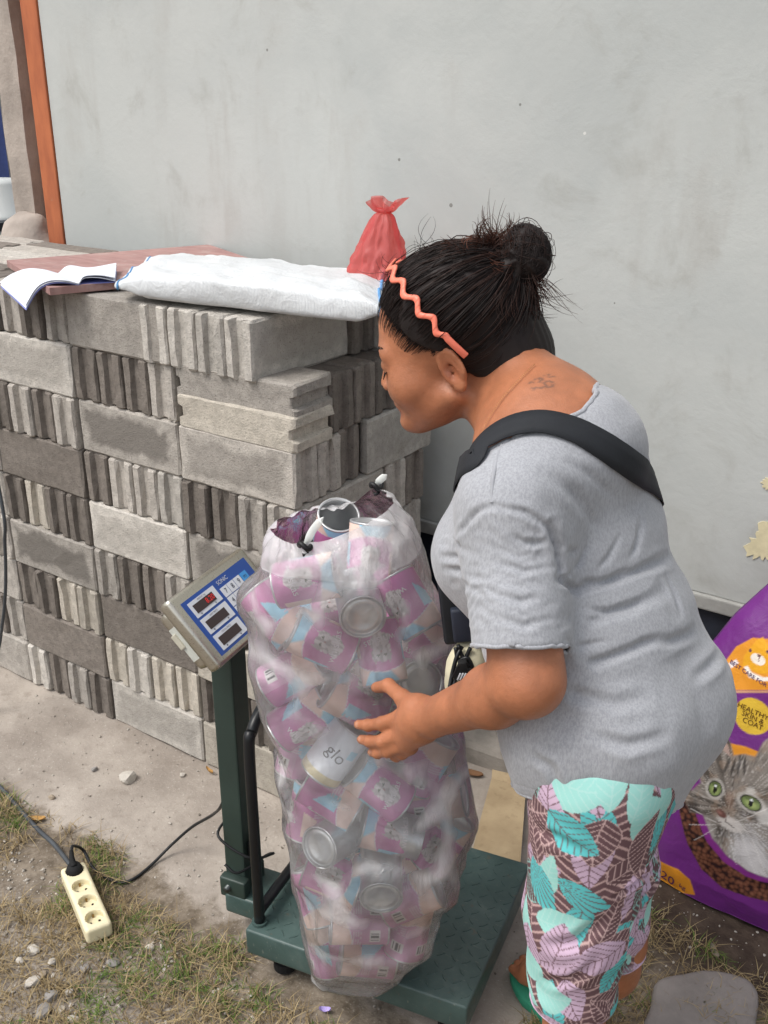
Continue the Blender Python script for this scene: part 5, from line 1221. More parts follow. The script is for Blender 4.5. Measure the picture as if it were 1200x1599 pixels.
# underlayer: fine pale chevrons on maroon
ph = (Vcm + .55 * np.abs(((Ucm + 3 * vnoise(np.stack([Ucm, Vcm, 0 * Ucm], 1), .12, 3)) % 9) - 4.5)) % 1.5; m_ = band(ph - .75, .26); pc_ = pc_ * (1 - .85 * m_[:, None]) + np.array(PE * .55 + WHT * .45)[None] * .85 * m_[:, None]
leaves = []
for yy in np.arange(30, 96, 4.2):
    for xx in np.arange(-32, 126, 5.8):
        leaves.append((xx + rg.uniform(-2.4, 2.4), yy + rg.uniform(-1.8, 1.8), rg.uniform(0, 2 * math.pi), rg.uniform(7, 12), rg.uniform(2.0, 3.7), rg.choice(['aq', 'te', 'li', 'rib', 'rib2', 'fan', 'no'], p=[.20, .10, .31, .16, .09, .12, .02])))
rg.shuffle(leaves)
for xx, yy, an, ln, wd_, kd in leaves:
    xx, yy, an, ln, wd_ = float(xx), float(yy), float(an), float(ln), float(wd_)
    sel = np.where((np.abs(Ucm - xx) < ln) & (np.abs(Vcm - yy) < ln))[0]
    if len(sel) == 0 or kd == 'no': continue
    dx, dy = Ucm[sel] - xx, Vcm[sel] - yy; a = dx * math.cos(an) + dy * math.sin(an); b = -dx * math.sin(an) + dy * math.cos(an); a_ = a / ln + .5; b = b - .10 * ln * np.sin(a_ * 2.2)
    pr = wd_ * np.clip(np.sin(np.clip(a_, 0, 1) * math.pi), 0, 1) ** .75 * (1.15 - .5 * a_); ins = (a_ > 0) & (a_ < 1) & (np.abs(b) < pr); s_ = sel[ins]
    if len(s_) == 0: continue
    a, b, a_, pr = a[ins], b[ins], a_[ins], pr[ins]; vein = (a - .75 * np.abs(b)) % (1.0 if kd in ('rib', 'rib2') else 1.1)
    ln_ = np.maximum(band(vein - .5, .13), band(b, .13)); edge = sstep(.22, .05, pr - np.abs(b))
    if kd == 'aq': base, lc, st_ = AQ, AQ * .72 + .22, .6
    elif kd == 'te': base, lc, st_ = TE, MA, .85
    elif kd == 'fan':
        base, lc, st_ = TE, MA, .9; fa = np.arctan2(b, a + ln * .5); ln_ = band((fa * 7) % 1 - .5, .16)
    elif kd == 'li': base, lc, st_ = LI, MA, .9
    elif kd == 'rib': base, lc, st_ = MA, PE * .5 + WHT * .5, .9
    else: base, lc, st_ = MA * .9, AQ, .9
    ccc = base[None] * (1 - (st_ * ln_)[:, None]) + lc[None] * (st_ * ln_)[:, None]
    if kd in ('rib', 'rib2'): ccc = ccc * (1 - edge[:, None]) + lc[None] * edge[:, None]
    pc_[s_] = ccc
hemb = np.where(side, _lc[2], _rc[2]); m_ = sstep(.016, .012, q[:, 2] - hemb); pc_ = pc_ * (1 - .35 * m_[:, None]) + LI[None] * .35 * m_[:, None]
LPS = [l for l in loops(v, F) if l[:, 2].mean() < .7]
v, F = thicken(v, F, .003); pc_ = np.vstack([pc_, pc_])
me = mk_mesh('shorts', v, F, True); col_attr(me, 'print', pc_)
SHM = NT('leaf_print_cotton'); va = SHM.n('ShaderNodeVertexColor', layer_name='print').outputs[0]; SHM.set(Base_Color=va, Roughness=.85); SHM.b.inputs['Specular IOR Level'].default_value = .2
SHM.bump(SHM.noise(SHM.coord(), 500, 2), .15, .001); link('shorts', me, woman, SHM.m)
for l in LPS: piping('leg_hem', l, .0026, mat('lilac_hem', LI, .85, .2, 60), woman)
# --- flip-flops
for ank, dv in ((AL, FDL), (AR, FDR)):
    dv = np.array([dv[0], dv[1], 0.]); dv /= np.linalg.norm(dv); sd_ = np.array([-dv[1], dv[0], 0]); g = np.array([ank[0], ank[1], 0.])
    n = 40; o_ = []
    for k in range(n):
        a = k / n * 2 * math.pi; x = .128 * math.cos(a); w = .040 + .010 * math.sin(math.pi * (x + .04) / .256) + (.006 if x > .03 else 0); o_.append((x + .055, w * np.sign(math.sin(a)) * abs(math.sin(a)) ** .7))
    lay = []
    for z, k in ((.001, .97), (.005, 1.0), (.019, 1.0), (.0215, .97)): lay += [g + dv * (x * k) + sd_ * (y * k) + ez * z for x, y in o_]
    ff = empty('flip_flop', g, 'green rubber flip-flop on the ' + ('hidden left foot of the woman' if ank is AL else 'right foot of the woman beside the scale'), 'sandal')
    mobj('sole', lay, grid_f(4, n, True) + [list(range(n))[::-1], list(range(3 * n, 4 * n))], mat('green_rubber', srgb(52, 142, 112), .6, .12), ff, True)
    for s in (-1, 1):
        MB().tube(catmull([g + dv * .135 + ez * .022, g + dv * .12 + sd_ * .012 * s + ez * .052, g + dv * .07 + sd_ * .038 * s + ez * .055, g + dv * .03 + sd_ * .046 * s + ez * .021], 6), .0045, 7).build('strap', mat('green_strap', srgb(44, 124, 98), .5, .1), ff, True)
# --- hair
def hpx(u, v, y=0.0):
    """photograph pixel to head coordinates on the plane y"""
    d = ray(u, v); o = CP + hl * 0; t = (y * HS - (o - H0) @ hl) / (d @ hl); return hd((CP + d * t)[None])[0]
HCN = np.array([-.004, 0, .052]); HRD = np.array([.098, .077, .083])
def hairline(x): return np.interp(x, [-.2, -.075, -.045, -.02, -.004, .012, .030, .048, .066, .078, .2], [-.062, -.058, -.044, -.010, .024, .033, .048, .068, .094, .104, .104])
KN = hpx(782, 428, -.0); BUN = hpx(822, 397, -.0); TUFT = hpx(752, 372, .0)
def cap_sdf(P):
    q = hd(P); d = ell(q, HCN + [-.004, 0, .002], HRD + .009) + .0045 * sstep(.02, .065, q[:, 0])
    low = ell(q, (-.066, 0, -.010), (.056, .066, .064)); d = smin(d, low, .02)
    ln = hairline(q[:, 0]) - q[:, 2]; d = smax(d, ln * .8, .006)
    k = rc(q, KN * .6 + HCN * .4, KN, .045, .024); d = smin(d, k, .02)
    d = smin(d, ell(q, BUN, (.029, .029, .035)), .008); d = smin(d, rc(q, KN, BUN, .022, .022), .01)
    d = smin(d, ell(q, TUFT * .7 + KN * .3 - [.0, 0, .014], (.022, .024, .012)), .012)
    b_ = q - BUN; bd = np.linalg.norm(b_, axis=1); w_ = sstep(.06, .03, bd); nb_ = np.zeros(len(q)); m_ = bd < .06; nb_[m_] = vnoise(q[m_], 45, 3); return (d + .0009 * np.sin(q[:, 1] * 500 + 60 * q[:, 2]) * (1 - w_) + w_ * (.0022 * np.sin(np.arctan2(b_[:, 2], b_[:, 0]) * 7 + b_[:, 1] * 160 + 50 * np.linalg.norm(b_, axis=1)) + .004 * nb_)) * HS
HAIR = NT('black_hair'); co = HAIR.coord(); va = HAIR.n('ShaderNodeVertexColor', layer_name='tint').outputs[0]; n1 = HAIR.noise(co, 90, 3)
HAIR.set(Base_Color=HAIR.mix(1.0, va, HAIR.mix(n1, (.6, .6, .6), (1.3, 1.3, 1.3)), 'MULTIPLY'), Roughness=.55); HAIR.b.inputs['Specular IOR Level'].default_value = .22; HAIR = HAIR.m
v, F = nets(lambda P: local(cap_sdf, HCC + HS * (hu * .05 - hf * .03), .30, P), HCC - .26, HCC + .30, .0040)
DARK = srgb(36, 30, 29); BRN = srgb(78, 46, 34)
VS, FS, CS = [v], [F.tolist()], [np.tile(DARK, (len(v), 1))]; nvert = len(v)
rg = np.random.default_rng(11)
def strand(pts, r, c0, c1=None, n=3):
    global nvert
    p = np.array([hwld(*a) for a in pts]); m = len(p); rr = r * np.clip(np.sin(np.linspace(.35, 2.9, m)) * 1.1, .35, 1); tv, tf = tube_vf(p, rr, n, False)
    VS.append(tv); FS.append([[i + nvert for i in q] for q in tf]); nvert += len(tv); c1 = c0 if c1 is None else c1
    w = np.linspace(0, 1, m).repeat(n)[:, None]; CS.append(c0[None] * (1 - w) + c1[None] * w)
kd_ = (KN - HCN) / HRD; kd_ /= np.linalg.norm(kd_)
def scalp(d, off): return HCN + d * (HRD + off)
cnt = 0
while cnt < 3000:
    d = rg.normal(size=3); d /= np.linalg.norm(d); p = scalp(d, .002)
    if rg.random() < .45:     # roots along the hairline
        x = rg.uniform(-.085, .082); z = hairline(x) - rg.uniform(-.004, .006) - (.006 * rg.random() if x > .02 else 0); yy_ = 1 - ((x - HCN[0]) / HRD[0]) ** 2 - ((z - HCN[2]) / HRD[2]) ** 2
        if yy_ < 0: continue
        p = np.array([x, HRD[1] * math.sqrt(yy_) * (1 if rg.random() < .7 else -1), z]); d = (p - HCN) / HRD; d /= np.linalg.norm(d)
    elif p[2] < hairline(p[0]): continue
    m = 11; ts = np.linspace(0, 1, m) ** .9; pts = []; wv_ = rg.normal(0, .0016, 3); ph_ = rg.uniform(0, 6); off = rg.uniform(.007, .0125)
    if d @ kd_ > .985: continue
    loose = rg.random() < .15
    if loose: off = rg.uniform(.012, .0155); wv_ = rg.normal(0, .0042, 3)
    for t in ts:
        e = d * (1 - t) + kd_ * t + np.array([0, 0, .12 * math.sin(t * math.pi) * (-1 if p[2] < .02 else .0)]); e /= np.linalg.norm(e)
        o_ = .0005 + off * min(1, t * 3.2 + .05) * (1 - .4 * float(sstep(.02, .07, p[0]) * (1 - t))); pts.append(scalp(e, o_) + wv_ * math.sin(t * 5 + ph_))
    strand(pts, rg.uniform(.0004, .0009), DARK * rg.uniform(.7, 1.7), BRN * .55 + DARK * .45 if rg.random() < (.5 if loose else .12) else None); cnt += 1
# fine short hairs at brow, temple and nape
for _ in range(900):
    x = rg.uniform(-.085, .085) if _ % 3 else rg.uniform(-.088, -.02); z = hairline(x) - rg.uniform(-.004, .012 + .026 * float(sstep(.02, .05, x))); yy_ = 1 - ((x - HCN[0]) / HRD[0]) ** 2 - ((z - HCN[2]) / HRD[2]) ** 2
    if yy_ < 0: continue
    p = np.array([x, HRD[1] * math.sqrt(yy_), z]); d = (p - HCN) / HRD; pts = []
    for t in np.linspace(0, 1, 6): e = d * (1 - t * .35) + kd_ * t * .35 + np.array([0, 0, -.12 * t * (x < -.03)]); e /= np.linalg.norm(e); pts.append(scalp(e, .0012 + .006 * t))
    strand(pts, .00042, DARK * 1.3)
# wound bun
for _ in range(520):
    ax = rg.normal(size=3) * .5 + np.array([.25, .6, .5]); ax /= np.linalg.norm(ax); a = np.cross(ax, [1, .2, 0]); a /= np.linalg.norm(a); b = np.cross(ax, a); lat = rg.uniform(-.75, .75); r0 = math.sqrt(1 - lat * lat); t0 = rg.uniform(0, 6.28); k = rg.uniform(1.5, 3.4)
    pts = [BUN + np.array([.0305, .0305, .0365]) * (ax * lat + (a * math.cos(t0 + t) + b * math.sin(t0 + t)) * r0) * rg.uniform(.995, 1.02) for t in np.linspace(0, k, 10)]
    strand(pts, rg.uniform(.0006, .001), DARK * rg.uniform(.8, 1.6))
def curl(start, dirv, ln, rad, turns, c0, c1, r=.0007, m=18):
    dirv = np.array(dirv, float); dirv /= np.linalg.norm(dirv); a = np.cross(dirv, rg.normal(size=3)); a /= np.linalg.norm(a); b = np.cross(dirv, a); ph_ = rg.uniform(0, 6.28)
    bend = rg.normal(0, .25, 3); pts = [start + dirv * ln * t + bend * ln * t * t + (a * math.cos(ph_ + t * turns * 6.28) + b * math.sin(ph_ + t * turns * 6.28) - a * math.cos(ph_) - b * math.sin(ph_)) * rad * min(1, t * 3) for t in np.linspace(0, 1, m)]; strand(pts, r, c0, c1)
def clump(start, dirv, ln, rad, turns, c0, c1, k):
    st = rg.bit_generator.state; 
    for i in range(k):
        rg.bit_generator.state = st; j = np.random.default_rng(i + int(ln * 1e6)); curl(np.asarray(start) + j.normal(0, .0022, 3), np.asarray(dirv) + j.normal(0, .16, 3), ln * j.uniform(.6, 1.15), rad * j.uniform(.5, 1.2), turns * j.uniform(.8, 1.15), c0, c1 * j.uniform(.7, 1.3), j.uniform(.0003, .00055))
    rg.random(40)
for _ in range(26):           # brown loose curls on top
    clump(TUFT * .75 + KN * .25 + rg.normal(0, .011, 3) * [1, 1, .5], (rg.normal(.1, .7), rg.normal(.1, .6), rg.uniform(.15, .9)), rg.uniform(.018, .040), rg.uniform(.004, .012), rg.uniform(.4, .9), DARK * 1.3, BRN * rg.uniform(.9, 1.9), 15)
for _ in range(26):           # loose ends falling behind the knot
    clump(KN + rg.normal(0, .013, 3) + [-.006, .006, -.012], (rg.normal(-.5, .3), rg.normal(.3, .35), rg.normal(-.75, .3)), rg.uniform(.03, .07), rg.uniform(.004, .012), rg.uniform(.4, 1.0), DARK * 1.2, BRN * rg.uniform(.4, .9), 15)
for _ in range(70):           # slack loops round the bun
    ax = rg.normal(size=3); ax /= np.linalg.norm(ax); a = np.cross(ax, [1, .2, .3]); a /= np.linalg.norm(a); b = np.cross(ax, a); t0 = rg.uniform(0, 6.28); k = rg.uniform(1.0, 2.2); am = rg.uniform(.05, .28)
    strand([BUN + np.array([.0300, .0300, .0360]) * (a * math.cos(t0 + t) + b * math.sin(t0 + t)) * (1 + am * math.sin((t / k) * math.pi)) for t in np.linspace(0, k, 12)], rg.uniform(.0003, .0006), DARK * rg.uniform(.9, 1.6), BRN * .4 + DARK * .6)
for _ in range(4):
    clump(BUN + rg.normal(0, .014, 3), (rg.normal(-.3, .6), rg.normal(0, .5), rg.normal(.1, .7)), rg.uniform(.02, .05), rg.uniform(.006, .016), rg.uniform(.4, .9), DARK, DARK * 1.5, 3)
for _ in range(22):           # flyaways over the crown and forehead
    d = np.array([rg.uniform(-.3, .8), rg.uniform(-.3, .6), rg.uniform(.7, 1.0)]); d /= np.linalg.norm(d); curl(scalp(d, .008), d * .6 + np.array([rg.normal(0, .6), rg.normal(0, .5), 0]), rg.uniform(.015, .04), .010, rg.uniform(.3, .8), DARK, DARK * 1.4, .00035, 12)
allv = np.concatenate(VS); allf = [q for f in FS for q in f]; me = mk_mesh('hair', allv, allf, True); col_attr(me, 'tint', np.clip(np.concatenate(CS), 0, 1)); link('hair', me, woman, HAIR)
# eyebrow and lashes
BRW = mat('brow_hair', srgb(36, 28, 26), .7, .2)
for s in (1, -1):
    mb = MB()
    for _ in range(70):
        t = rg.random(); x = .0975 - .016 * t ** 1.6 - .002; y = (.014 + .034 * t) * s; p = hwld(x - .0005, y, .0375 + .004 * math.sin(t * 2.4) + rg.normal(0, .0012)); e = hwld(x - .003, y + s * .006, .0385 + .004 * math.sin(t * 2.4) + rg.normal(0, .001))
        g = sgrad(skin_sdf, np.array([p]))[0]; dd = skin_sdf(np.array([p, e])); p = p - g * (dd[0] - .0004); e = e - g * (dd[1] - .0012); mb.tube([p, (p + e) / 2 + g * .0004, e], [.0005, .0005, .0002], 3, False)
    mb.build('eyebrow', BRW, woman)
    mb = MB()
    for t in np.linspace(0, 1, 26):
        y = (.019 + .029 * t) * s; p = hwld(.0955 - .010 * t, y, .0115 + .002 * abs(t - .4)); g = sgrad(skin_sdf, np.array([p]))[0]; p = p - g * (skin_sdf(np.array([p]))[0] - .0003); e = p + g * .0035 - hu * .006 + hl * s * .002 * t + hf * .004; mb.tube([p, p * .5 + e * .5 + g * .001, e], [.0006, .0005, .0002], 3, False)
    mb.build('eyelashes', BRW, woman)
# --- coral zigzag hairband
COR = mat('coral_plastic', srgb(238, 128, 104), .4, .05, 9, .0)
hs_ = lambda P: np.minimum(local(cap_sdf, HCC + HS * (hu * .05 - hf * .03), .30, P), skin_sdf(P))
a1 = hit(hs_, [683, 724], [510, 550], 1.0, 2.0); Hc = hwld(.0, 0, .045); e1 = a1[1] - Hc; e1 /= np.linalg.norm(e1); hn = np.cross(a1[1] - Hc, a1[0] - Hc); hn /= np.linalg.norm(hn); e2 = np.cross(hn, e1)
ths = np.linspace(-.02, 3.55, 420); band_c = []
rs = np.linspace(.17, .05, 200)
for th in ths:
    dd = e1 * math.cos(th) + e2 * math.sin(th); fv = np.minimum(ell(hd(Hc + dd * rs[:, None]), HCN, HRD + .0095), np.where(th < .35, head_sdf(Hc + dd * rs[:, None]) / HS, 9)); k = np.argmax(fv < 0); r_ = rs[k] + .0085
    ph_ = (th - .38) * 19; amp = .0052 * float(sstep(.3, .45, th)) * float(sstep(3.4, 3.2, th)); tri = math.sin(ph_)
    band_c.append((Hc + dd * r_ + hn * amp * tri, dd))
vb = []
for (p, dd), th in zip(band_c, ths):
    w = .0050
    vb += [p - hn * w, p - hn * w * .8 + dd * .0024, p + hn * w * .8 + dd * .0024, p + hn * w, p - dd * .0022]
hb = mobj('hairband', vb, grid_f(len(ths), 5, True) + [[4, 3, 2, 1, 0], list(range(5 * len(ths) - 5, 5 * len(ths)))], COR, None, True); tag(hb, 'coral pink zigzag hairband in the woman\'s black hair', 'hairband')
# --- thin gold necklace
GOLD = mat('rose_gold', srgb(196, 140, 96), .3, .1, 20, 0, metal=.9)
pp = catmull(hit(skin_sdf, [836, 822, 806, 790, 775, 764, 757, 752], [572, 586, 603, 620, 642, 660, 675, 690], 1.0, 2.0), 12); pp = pp[~np.isnan(pp).any(1)]; g = sgrad(skin_sdf, pp); mb = MB()
seg = np.linalg.norm(np.diff(pp, axis=0), axis=1); L_ = np.concatenate([[0], np.cumsum(seg)]); nl = int(L_[-1] / .0032)
for i in range(nl):
    s_ = (i + .5) / nl * L_[-1]; c = np.array([np.interp(s_, L_, pp[:, k]) for k in range(3)]); j = int(np.searchsorted(L_, s_)); j = min(j, len(pp) - 1); t = pp[j] - pp[j - 1]; t /= np.linalg.norm(t); b = np.cross(g[j], t)
    c = c + g[j] * .0032; mb.add([c - t * .0017, c + b * .0011, c + t * .0017, c - b * .0011, c + g[j] * .0009, c - g[j] * .0009], [[0, 1, 4], [1, 2, 4], [2, 3, 4], [3, 0, 4], [1, 0, 5], [2, 1, 5], [3, 2, 5], [0, 3, 5]])
nk_ = mb.build('necklace', GOLD); nk_['kind'] = 'stuff'; del nk_['kind']; tag(nk_, 'thin gold chain necklace round the woman\'s neck', 'necklace')
# --- black cross-body bag: strap round the trunk, pouch in front
WEB = mat('black_webbing', srgb(30, 33, 38), .75, .12, 30, .3, 400, .001)
def tr2(P): return smin(trunk(P), rc(P, B(*bp(838, 690, -.05)), SHL + ez * .005, .058, .062), .05)
vis = hit(tr2, [742, 755, 790, 840, 890, 940, 985, 1012], [722, 698, 673, 662, 672, 697, 727, 750]); vis = vis[~np.isnan(vis).any(1)]
def around(z, ang):
    """a place on the trunk: height and direction, 0 forward, 90 right, 180 back"""
    c_ = np.array([np.interp(-z, [-t_[2] for t_ in TC], [t_[0] for t_ in TC]), 0, z]); d_ = FWb * math.cos(R(ang)) + RRb * math.sin(R(ang)); r_ = np.linspace(.34, .01, 200); k = tr2(B(*c_) + d_ * r_[:, None]); return B(*c_) + d_ * r_[np.argmax(k < 0)]
hid = [around(1.165, 122), around(1.12, 95), around(1.08, 65), around(1.09, 35), around(1.13, 5), around(1.175, -28), around(1.215, -58)]
sp_ = catmull(np.vstack([vis, np.array(hid)]), 5, True); g = sgrad(tr2, sp_); dd_ = tr2(sp_); sp_ = sp_ - g * np.clip(dd_ - .0052, -.02, .02)[:, None]
for _ in range(2): g = (g + np.roll(g, 1, 0) + np.roll(g, -1, 0)); g /= np.linalg.norm(g, axis=1)[:, None]
t = np.roll(sp_, -1, 0) - np.roll(sp_, 1, 0); t /= np.linalg.norm(t, axis=1)[:, None]; s3 = np.cross(g, t); s3 /= np.linalg.norm(s3, axis=1)[:, None]
for _ in range(3): s3 = s3 + np.roll(s3, 1, 0) + np.roll(s3, -1, 0); s3 /= np.linalg.norm(s3, axis=1)[:, None]
prof = [(-1, .0004), (-.33, .0010), (.33, .0010), (1, .0004), (1, -.0012), (.33, -.0010), (-.33, -.0010), (-1, -.0012)]
vb = np.stack([sp_ + s3 * .0185 * k + g * h for k, h in prof], 1).reshape(-1, 3); NSP = len(sp_)
xb = empty('crossbody_bag', atd(712, 935, 1.50), 'black cross-body bag with wide strap over the woman\'s shoulder', 'bag')
mobj('strap', vb, [q for q in grid_f(NSP, 8, True)] + [[(NSP - 1) * 8 + j, (NSP - 1) * 8 + (j + 1) % 8, (j + 1) % 8, j] for j in range(8)], WEB, xb, True)
def cbox(name, u, v, t, w, h, d, mt, par, roll=0.0, bev=.006, yawd=0.0):
    r_ = rt * math.cos(yawd) + fh * math.sin(yawd); x = r_ * math.cos(roll) + ez * math.sin(roll); z = -r_ * math.sin(roll) + ez * math.cos(roll); M = np.stack([x, np.cross(z, x), z], 1); return MB().box(atd(u, v, t), (w, d, h), M, bev).build(name, mt, par, True)
NYL = mat('black_nylon', srgb(24, 27, 36), .6, .2, 20, .2, 200)
cbox('pouch', 716, 925, 1.565, .060, .125, .10, NYL, xb, R(7)); cbox('flap', 703, 940, 1.500, .026, .135, .012, WEB, xb, R(7), .003); cbox('pocket', 722, 975, 1.503, .030, .055, .016, mat('navy_nylon', srgb(44, 50, 64), .6, .2), xb, R(7), .004)
for k_ in (-1, 1):      # webbing that carries the pouch from the front of the strap
    p0 = around(1.13, 5 + 14 * k_) + FWb * .004; p1 = atd(716 + 8 * k_, 868, 1.565); MB().tube(catmull([p0, p0 * .6 + p1 * .4 - ez * .012, p1, p1 - ez * .03], 6), .0052, 7).build('hanger', WEB, xb, True)
# cream drawstring shoe-bag hanging under it
CRM = mat('cream_canvas', srgb(206, 200, 172), .85, .12, 24, .3, 200)
cd = empty('cream_pouch', atd(730, 1060, 1.53), 'small cream pouch with black cord lacing hanging below the black bag', 'pouch')
def cps(P): return ell(P, atd(732, 1058, 1.545), (.036, .036, .062)) + .002 * fbm(P, 40, 2, 3)
c0 = atd(732, 1058, 1.545); v, F = nets(cps, c0 - .09, c0 + .09, .005); mobj('pouch_body', v, F, CRM, cd, True)
for pts in ([(716, 1008), (722, 1025), (730, 1036), (742, 1050), (748, 1062)], [(735, 1012), (726, 1030), (716, 1042), (712, 1060), (702, 1090)], [(712, 1012), (716, 1030), (730, 1028), (738, 1042)], [(700, 1090), (706, 1055), (714, 1025), (722, 1010)]):
    MB().tube(catmull([atd(a, b, 1.502 + .004 * (i % 2)) for i, (a, b) in enumerate(pts)], 6), .0032, 7).build('cord', BLK, cd, True)
cbox('tag', 721, 1052, 1.497, .022, .024, .003, BLK, cd, R(-20), .001, .0)
for k in range(3): cbox('tag_stripe', 717 + k * 4.2, 1057, 1.4935, .0022, .012, .0012, PWH, cd, R(-20), .0002)
cbox('toggle', 724, 1040, 1.497, .014, .018, .012, RUB, cd, R(15), .003)
# ================================================================ PET FOOD BAG
PU, PUD, ORG, YEL = srgb(112, 46, 128), srgb(84, 30, 96), srgb(226, 150, 46), srgb(222, 184, 60)
PBX, PBW, PBH = -.290, .262, .90
def pbx(z): return np.interp(z, [0, .05, .12, .35, .5, .575, .65, .735, .85, .9], [.300, .322, .328, .312, .272, .238, .202, .145, .06, .03])
def pbs(a, z):
    """front surface of the bag: a in -1..1 across, z up"""
    w = pbx(z); x = PBX + a * w; bulge = (1 - np.abs(a) ** 2.4) ** .62 * (.085 * np.clip(w / .2, .1, 1)) * np.interp(z, [0, .06, .25, .55, .8, .9], [.55, .8, 1, .85, .45, .2]); y0 = np.interp(z, [0, .3, .9], [1.915, 1.955, 2.085])
    P = np.stack(np.broadcast_arrays(x, y0, z), -1); wr = .0035 * fbm(P, 11, 3, 8) + .006 * np.interp(z, [0, .45, .7, .9], [.1, .2, 1, 1]) * vnoise(P * [1, 1, 2.0], 13, 9)
    return np.stack(np.broadcast_arrays(x, y0 - bulge + wr * (1 - np.abs(a) ** 4), z), -1)
def pbx_of(u, v_):
    """pixel to (x, z) on the bag front"""
    d = ray(u, v_); ys = np.linspace(1.82, 2.14, 500); P = CP + d * (ys / d[1])[:, None]; a = (P[:, 0] - PBX) / pbx(P[:, 2]); sy = np.where(np.abs(a) < 1, pbs(np.clip(a, -1, 1), P[:, 2])[:, 1], 9.0); k = int(np.argmax(ys >= sy))
    if ys[k] < sy[k]: k = int(np.argmin(np.abs(ys - 1.96)))
    return np.array([P[k, 0], P[k, 2]])
NA2, NZ2 = 230, 360
aa = np.linspace(-1, 1, NA2); zz = np.linspace(.004, PBH, NZ2); A_, Z_ = np.meshgrid(aa, zz, indexing='ij'); S = pbs(A_, Z_); X = S[..., 0].ravel(); Z = Z_.ravel()
c = np.tile(PU, (len(X), 1)); nzz = vnoise(np.stack([X, Z, 0 * X], 1), 60, 1)
def put(m, rgb):
    m = np.asarray(m, float)[:, None]; c[:] = c * (1 - m) + np.asarray(rgb)[None] * m
K = lambda u, v_: pbx_of(u, v_)
def poly(pts, soft=.0015):
    P = np.array([K(*p) for p in pts]); n = len(P); ins = np.zeros(len(X), bool); dm = np.full(len(X), 1e9)
    for i in range(n):
        (x0, y0), (x1, y1) = P[i], P[(i + 1) % n]; cr_ = ((y0 > Z) != (y1 > Z)) & (X < (x1 - x0) * (Z - y0) / (y1 - y0 + 1e-12) + x0); ins ^= cr_
        dx, dy = x1 - x0, y1 - y0; t = np.clip(((X - x0) * dx + (Z - y0) * dy) / (dx * dx + dy * dy + 1e-12), 0, 1); dm = np.minimum(dm, np.hypot(X - x0 - t * dx, Z - y0 - t * dy))
    return sstep(-soft, soft, np.where(ins, dm, -dm))
def disc(u, v_, ru, rv, rot=0.0):
    x, z = K(u, v_); k = 1 / 640.; dx, dz = (X - x) / k, (Z - z) / k; a = dx * math.cos(rot) + dz * math.sin(rot); b = -dx * math.sin(rot) + dz * math.cos(rot); return np.hypot(a / ru, b / rv)
put(poly([(1128, 1040), (1150, 1010), (1176, 996), (1230, 1000), (1260, 1076), (1200, 1078), (1138, 1078)]), ORG)      # orange banner
put(poly([(1136, 1079), (1200, 1079), (1260, 1078), (1260, 1081), (1200, 1082), (1136, 1082)]), srgb(210, 160, 120))
put(poly([(1130, 1158), (1165, 1166), (1205, 1182), (1260, 1200), (1260, 1240), (1190, 1240), (1150, 1190)]), ORG)
# bowl of kibble
bowl = poly([(1056, 1225), (1062, 1270), (1074, 1318), (1096, 1358), (1128, 1386), (1165, 1400), (1200, 1408), (1300, 1415), (1300, 1380), (1200, 1378), (1165, 1368), (1130, 1345), (1105, 1315), (1088, 1275), (1080, 1225)])
kg = np.random.default_rng(2); gi, gj = np.floor(X / .0105).astype(int), np.floor(Z / .0105).astype(int); kd2 = np.full(len(X), 9.0); kid = np.zeros(len(X))
for di in (-1, 0, 1):
    for dj in (-1, 0, 1):
        ii = np.stack([gi + di, gj + dj, 0 * gi], -1); jx, jz, jr = _hash(ii, 3), _hash(ii, 7), _hash(ii, 11); dd = np.hypot(X - (gi + di + jx) * .0105, Z - (gj + dj + jz) * .0105) / (.0062 + .002 * jr); m = dd < kd2; kd2 = np.where(m, dd, kd2); kid = np.where(m, jr, kid)
put(bowl, srgb(44, 26, 30)); put(bowl * sstep(1.0, .55, kd2), srgb(98, 60, 46)); put(bowl * sstep(.75, .1, kd2) * (.25 + .6 * kid), srgb(140, 92, 72))
rimp = poly([(1078, 1222), (1088, 1275), (1105, 1316), (1130, 1346), (1165, 1369), (1200, 1379), (1300, 1381), (1300, 1372), (1200, 1369), (1168, 1358), (1136, 1336), (1113, 1308), (1098, 1270), (1090, 1222)]); put(rimp, srgb(132, 50, 136))
# tabby cat portrait
cat = poly([(1095, 1222), (1090, 1205), (1108, 1185), (1118, 1168), (1130, 1150), (1140, 1158), (1146, 1180), (1165, 1178), (1180, 1182), (1192, 1160), (1205, 1150), (1215, 1190), (1225, 1240), (1240, 1300), (1260, 1374), (1200, 1371), (1168, 1360), (1136, 1337), (1113, 1309), (1098, 1272), (1078, 1268), (1068, 1245)], .003)
fx, fz = K(1140, 1262); ang = np.arctan2(Z - fz, X - fx); rr = np.hypot(X - fx, Z - fz); st_ = vnoise(np.stack([ang * 9, rr * 18, 0 * rr], 1), 1, 2); fur = .6 * vnoise(np.stack([ang * 40, rr * 30, 0 * rr], 1), 1, 3) + .6 * vnoise(np.stack([ang * 95, rr * 60, 0 * rr], 1), 1, 13)
f2 = vnoise(np.stack([X * 90 + 3 * fur, Z * 260, 0 * X], 1), 1, 21); f3 = fbm(np.stack([X, Z, 0 * X], 1), 55, 3, 22)
put(cat, srgb(134, 127, 120)); put(cat * sstep(-.05, .4, st_) * .8, srgb(66, 59, 54)); put(cat * sstep(.1, .7, fur) * .55, srgb(198, 192, 186)); put(cat * sstep(-.15, -.7, fur) * .5, srgb(86, 78, 72)); put(cat * sstep(.1, .6, f3) * .35, srgb(166, 142, 122))
